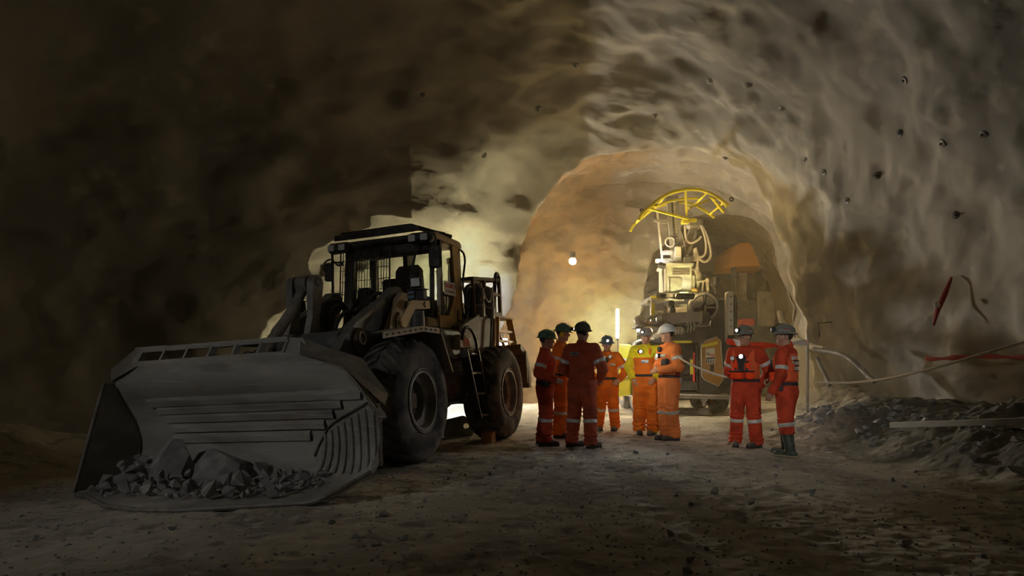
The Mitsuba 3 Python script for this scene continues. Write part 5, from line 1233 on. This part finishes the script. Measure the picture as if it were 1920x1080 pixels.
put('red_strip_tag', ball(at(1757, 572, 11.4), (.05, .03, .05)), 'm_light', label='small pale tag on the red strip of the right rock wall', cat_='tag')
tube_thing('ventilation_hose', [at(1462, 585, 16.2), at(1470, 610, 15.8), at(1490, 632, 15.3), at(1518, 648, 14.8), at(1545, 655, 14.4)], .07, 'm_hosewhite', 'thick pale hose curving down the rock wall above the barrier tape', 'hose', 40, 12)
tube_thing('shadow_tube', [at(1525, 655, 14.2), at(1560, 660, 13.8), at(1592, 672, 13.4), at(1618, 695, 13.1), at(1640, 715, 12.8)], .05, 'm_greysteel', 'tube standing for a curved shadow at the foot of the right rock wall', 'pipe', 40, 12)  # tube put where a pipe-shaped shadow lies on the wall
tube_thing('prop', [at(1532, 670, 13.9), at(1545, 700, 13.7), at(1556, 722, 13.4)], .04, 'm_greysteel', 'dark leaning prop below the bent wall tube', 'prop', 20, 10)
put('wire_frame', tube([at(1536, 632, 14.2), at(1535, 606, 14.2), at(1560, 604, 14.0)], .012, 6), 'm_rigdark', label='thin bent wire standing against the bright rock wall', cat_='wire')
def lay(x0, y0, x1, y1, r, key, label, cat_, mat):
    a, b = np.array([x0, y0]), np.array([x1, y1]); pts = []
    for t in np.linspace(0, 1, 5):
        q_ = a + (b - a) * t; pts.append([q_[0], q_[1], float(ground(*q_)) + r * .6])
    za, zb = max(p[2] for p in pts[:3]), max(p[2] for p in pts[2:])
    put(key, beam((a[0], a[1], za + .02), (b[0], b[1], zb + .02), r * 2, r * 1.3), mat, False, label=label, cat_=cat_)
lay(5.0, 9.0, 6.2, 7.6, .055, 'timber_beam', 'pale timber beam lying on the spoil at the right edge', 'beam', 'm_light')
# a second machine deep in the inner passage
K = 'orange_machine'
say(K, 'blurred machine with an orange canopy deep inside the inner passage', 'machine')
D = 27.0
def ob(x0, y0, x1, y1, d0, d1, bev=.05):
    lo, hi = at(x0, y1, D), at(x1, y0, D); return boxb((lo[0], D + d0, lo[2]), (hi[0], D + d1, hi[2]), bev)
put(K + '__canopy', hull([(at(a, b, D)[0], D + d, at(a, b, D)[2]) for a, b in ((1368, 500), (1450, 498), (1372, 470), (1444, 462), (1385, 456), (1438, 454)) for d in (0, 2.2)]), 'm_orangemachine', False)
put(K + '__body', cat(ob(1385, 560, 1455, 650, .3, 3.5, .1)), 'm_rigdark')
for x0, x1 in ((1376, 1384), (1440, 1448)): put(K + '__post', ob(x0, 498, x1, 600, .2, .4, .02), 'm_rigdark')
put(K + '__seat_panel', ob(1392, 505, 1412, 590, .6, .8), 'm_rigsteel')
put(K + '__side_panel', ob(1424, 545, 1456, 612, .1, .3, .04), 'm_rigsteel')
put(K + '__bumper', ob(1388, 598, 1412, 611, -.2, .3, .03), 'm_red')
for x0 in (1384, 1440):
    put(K + '__wheel', lathe([(0, -.2), (.3, -.2), (.55, -.22), (.62, -.1), (.62, .1), (.55, .22), (.3, .2), (0, .2)], 28, np.block([[rot([0, 1, 0], 90), np.array([[at(x0 + 8, 660, D)[0]], [D + .8], [.62 + float(ground(at(x0, 660, D)[0], D))]])], [np.zeros((1, 3)), 1]])), 'm_rubber')
# steel bracket seen under the loader
bx_, by_ = at(862, 775, 12.4)[:2]
gz0 = float(ground(bx_, by_))
put('steel_bracket', prism(Polygon([(-.28, 0), (.22, 0), (.26, .10), (.16, .34), (.05, .38), (-.28, .30)]).difference(Polygon([(.12 + .05 * math.cos(a), .20 + .05 * math.sin(a)) for a in np.linspace(0, 2 * np.pi, 16)[:-1]])), -.07, .07, (0, 2, 1)), 'm_greysteel', False, to_world=T().translate([bx_, by_, gz0 - .01]), label='grey steel bracket with a hole lying on the ground behind the loader', cat_='bracket')
# loose stones on the floor: individuals near the viewer, finer gravel as stuff
g = np.random.default_rng(5); n_ = 0
protos = [rock(1.0, 900 + i, 11, .7) for i in range(6)]
pd = [mikit.ply(p_, 'm_stone') for p_ in protos]
def drop(key, x, y, r, **lab):
    i = int(g.integers(6)); key = f'{key}_{_count.get(key, 0):03d}' if _count.get(key, 0) else key
    base = key.rsplit('_', 1)[0] if key[-3:].isdigit() else key; _count[base] = _count.get(base, 0) + 1
    scene[key] = {**pd[i], 'to_world': T().translate([x, y, float(ground(x, y)) + r * .38]).rotate([0, 0, 1], float(g.uniform(0, 360))).scale(r)}
    say(key, **lab)
LG = 'loose grey stone lying on the tunnel floor'
pts = []
while n_ < 150:
    y = g.uniform(3.6, 9.5); x = g.uniform(-.72 * y, min(.72 * y, 4.6))
    uu = (np.array([x, y, 0]) - LO) @ LF; vv_ = (np.array([x, y, 0]) - LO) @ LL
    if -5.5 < uu < 3.2 and -1.9 < vv_ < 1.95: continue
    if any((x - a) ** 2 + (y - b) ** 2 < .03 for a, b in pts): continue
    pts.append((x, y)); drop('stone', x, y, float(g.choice([.018, .028, .045, .065], p=[.42, .33, .19, .06])), label=LG, cat_='stone', group='loose stones on the tunnel floor'); n_ += 1
drop('stone', *at(1340, 928, 6.45)[:2], .075, label='pale flat stone alone on the dark ground in front of the two men at right', cat_='stone')
drop('stone', *at(1524, 930, 6.35)[:2], .075, label='large pale stone right of the lone flat stone, in front of the rubble', cat_='stone')
# rubble heap behind the man with rubber boots
n_ = 0
while n_ < 110:
    x, y = g.normal(5.25, .55), g.normal(11.0, .6)
    if ground(x, y) < .07 or x > 7.3: continue
    drop('rubble_stone', x, y, float(g.uniform(.035, .10)), label='stone of the rubble heap beside the man with rubber boots', cat_='stone', group='stones of the rubble heap'); n_ += 1
n_ = 0
while n_ < 60:
    x, y = g.uniform(4.8, 7.0), g.uniform(5.5, 9.8)
    if ground(x, y) < .1: continue
    drop('spoil_stone', x, y, float(g.uniform(.03, .11)), label='stone half buried in the spoil along the right edge', cat_='stone', group='stones of the dark spoil'); n_ += 1
gr = []
v0, f0 = as_np(trimesh.creation.icosahedron())
N = 5200; yy = 2.8 + 12 * g.uniform(0, 1, N) ** 1.3; xx = g.uniform(-.8, .8, N) * yy; xx = np.clip(xx, -5.5, 5.8)
zz = ground(xx, yy); sc_ = g.uniform(.004, .015, N) * (1 + 1.0 * (zz > .12))
V = v0[None] * sc_[:, None, None] * g.uniform(.55, 1.2, (N, 12, 1)) * [1, 1, .7] + np.stack([xx, yy, zz + sc_ * .25], 1)[:, None]
put('gravel', tm(V.reshape(-1, 3), (f0[None] + 12 * np.arange(N)[:, None, None]).reshape(-1, 3)), 'm_stone', False, label='fine gravel strewn over the tunnel floor', cat_='gravel', kind='stuff')

# rock bolt plates on the roof and the right wall
dirs = P1[:n1, :, :] - np.array([0, 0, 1.2]); pxs = 960 + 1280 * dirs[..., 0] / np.maximum(dirs[..., 1], .1); pys = 688 - 1280 * dirs[..., 2] / np.maximum(dirs[..., 1], .1)
ok = (dirs[..., 1] > 6) & (dirs[..., 1] < 16.9)
NR = NRM.reshape(nr, NT, 3)
for a, b in ((1590, 375), (1360, 298), (1795, 405), (1510, 300), (1545, 325), (1330, 150), (1465, 205), (1400, 160), (1230, 215), (1700, 150), (1690, 250), (1765, 270), (910, 290), (790, 175), (1080, 125), (1010, 205), (1640, 330), (1845, 255)):
    d_ = np.where(ok, (pxs - a) ** 2 + (pys - b) ** 2, 1e9); i, j = np.unravel_index(np.argmin(d_), d_.shape)
    if d_[i, j] > 400: continue
    c, n_ = P1[i, j], NR[i, j]
    put(('ceiling' if j < cB else 'wall_right') + '__rock_bolt', cat(tube([c - n_ * .06, c + n_ * .012, c + n_ * .02], [.075, .07, .04], 8), tube([c + n_ * .01, c + n_ * .05], .016, 8)), 'm_rigdark')
# ------------------------------------------------------------------ lamps of the place and two added spots
def emit(key, mesh, color, p, **lab):
    put(key, mesh, 'm_lens', emitter=glow(color, p), **lab)
# upright tube work lamp beside the rig
say('tube_work_light', 'glowing upright tube lamp on a stand left of the drill rig', 'work light')
TX0, TY0 = 3.40, 22.0
put('tube_work_light__stand', cat(cyl((TX0, TY0, -.05), (TX0, TY0, 2.08), .025), [tube([(TX0, TY0, .5), (TX0 + .45 * math.cos(a), TY0 + .45 * math.sin(a), -.02)], .018) for a in (.4, 2.5, 4.6)]), 'm_rigdark')
emit('tube_work_light__tube', tube([(TX0, TY0, z) for z in (2.12, 2.15, 3.05, 3.08)], [.02, .055, .055, .02], 12), WARM, POWER['tube'])
put('tube_work_light__cap', cyl((TX0, TY0, 2.05), (TX0, TY0, 2.12), .05), 'm_rigdark')
# floodlight standing behind the loader
say('floodlight', 'floodlight on a low stand glaring behind the rear wheel of the wheel loader', 'floodlight')
FX, FY = -.52, 15.0
put('floodlight__stand', cat(cyl((FX, FY, -.05), (FX, FY, .75), .02), [tube([(FX, FY, .35), (FX + .4 * math.cos(a), FY + .4 * math.sin(a), -.05)], .015) for a in (.4, 2.5, 4.6)]), 'm_rigdark')
d1 = np.array([math.cos(math.radians(105)), math.sin(math.radians(105)), 0])
put('floodlight__housing', box((.26, .10, .44), (FX, FY, .95), .02, rot([0, 0, 1], 13)), 'm_rigdark')
emit('floodlight__lens', panel(np.array([FX, FY, .95]) + d1 * .06, d1, .10, .40), (1, .86, .5), POWER['flood_left'])
r1 = np.array([math.sin(math.radians(105)), -math.cos(math.radians(105)), 0])
c1 = np.array([FX, FY, .95]) + r1 * .065 + d1 * .05
put('floodlight__added_baffle', hull([c1 + e1 + [0, 0, z] + o for e1 in ([0, 0, 0], [-.03, 1.2, 0]) for z in (-.26, .26) for o in ([0, 0, 0], [.012, 0, 0])]), 'm_rigdark', False)  # unseen plate added to keep this lamp off the inner chamber
k = 'floodlight_001'; GX2, GY2 = -.42, 21.6
say(k, 'second floodlight on a stand behind the loader, far left of the drill rig', 'floodlight')
put(k + '__stand', cat(cyl((GX2, GY2, -.05), (GX2, GY2, 1.8), .02), [tube([(GX2, GY2, .5), (GX2 + .4 * math.cos(a), GY2 + .4 * math.sin(a), -.05)], .015) for a in (.4, 2.5, 4.6)]), 'm_rigdark')
d2 = unit([.58, -.85, .04])
put(k + '__housing', box((.10, .36, .64), (GX2, GY2, 1.95), .02, rot([0, 0, 1], -56)), 'm_rigdark')
emit(k + '__lens', panel(np.array([GX2, GY2, 1.95]) + d2 * .07, d2, .58, .30), (1, .93, .80), POWER['flood_right'])
# small amber lamp on the back wall
say('wall_lamp', 'small amber lamp glowing high on the rock face left of the rig', 'lamp')
put('wall_lamp__bracket', cat(cyl((1.95, 22.9, 4.86), (1.95, 21.9, 4.86), .03), cyl((1.95, 21.95, 4.9), (1.95, 21.95, 4.7), .09)), 'm_rigdark')
emit('wall_lamp__bulb', ball((1.95, 21.95, 4.6), .12), AMBER, POWER['wall'])
# unseen spots added behind the viewer to brighten loader bucket and group
def added_spot(label, pos, aim, cut, beam_, color, p):
    k = 'added_spotlight' if 'added_spotlight' not in labels else fresh('added_spotlight')
    say(k, label, 'fill_spotlight'); pos, aim = np.array(pos, float), np.array(aim, float); d = unit(aim - pos)
    put(k + '__housing', tube([pos - d * .35, pos - d * .3, pos - d * .02, pos + d * .02], [.05, .13, .16, .16], 18, False), 'm_rigdark')
    put(k + '__hanger', cyl(pos - d * .2, pos - d * .2 + [0, 0, 7.8 - pos[2]], .02, 8), 'm_rigdark')  # housing and hanger are invented along with the spot
    scene[k + '_light'] = {'type': 'spot', 'to_world': T().look_at(origin=(pos + d * .05).tolist(), target=aim.tolist(), up=[0, 0, 1]), 'intensity': {'type': 'rgb', 'value': [c * p for c in color]}, 'cutoff_angle': cut, 'beam_width': beam_}
added_spot('added unseen spotlight behind the viewer aimed at the loader bucket', (-7.6, -.8, 4.3), (-2.5, 7.0, .95), 23, 8, (1, .98, .93), POWER['bucket'])
added_spot('added unseen spotlight behind the viewer aimed at the group of people', (-.5, -5.0, 4.4), (3.75, 10.0, 1.1), 10, 2, (1, .95, .85), POWER['group'])

# ------------------------------------------------------------------ dusty haze hanging in the inner part of the tunnel
if HAZE > 0:
    scene['dust_haze'] = {**mikit.ply(boxb((-2.2, 13.0, -.8), (11.5, 23.6, 9.0), 0), {'type': 'null'}), 'interior': {'type': 'homogeneous', 'albedo': {'type': 'rgb', 'value': [.94, .84, .60]}, 'sigma_t': HAZE, 'phase': {'type': 'hg', 'g': .35}}}
    say('dust_haze', 'warm dusty haze glowing around the lamps at the back of the tunnel', 'haze', kind='stuff')
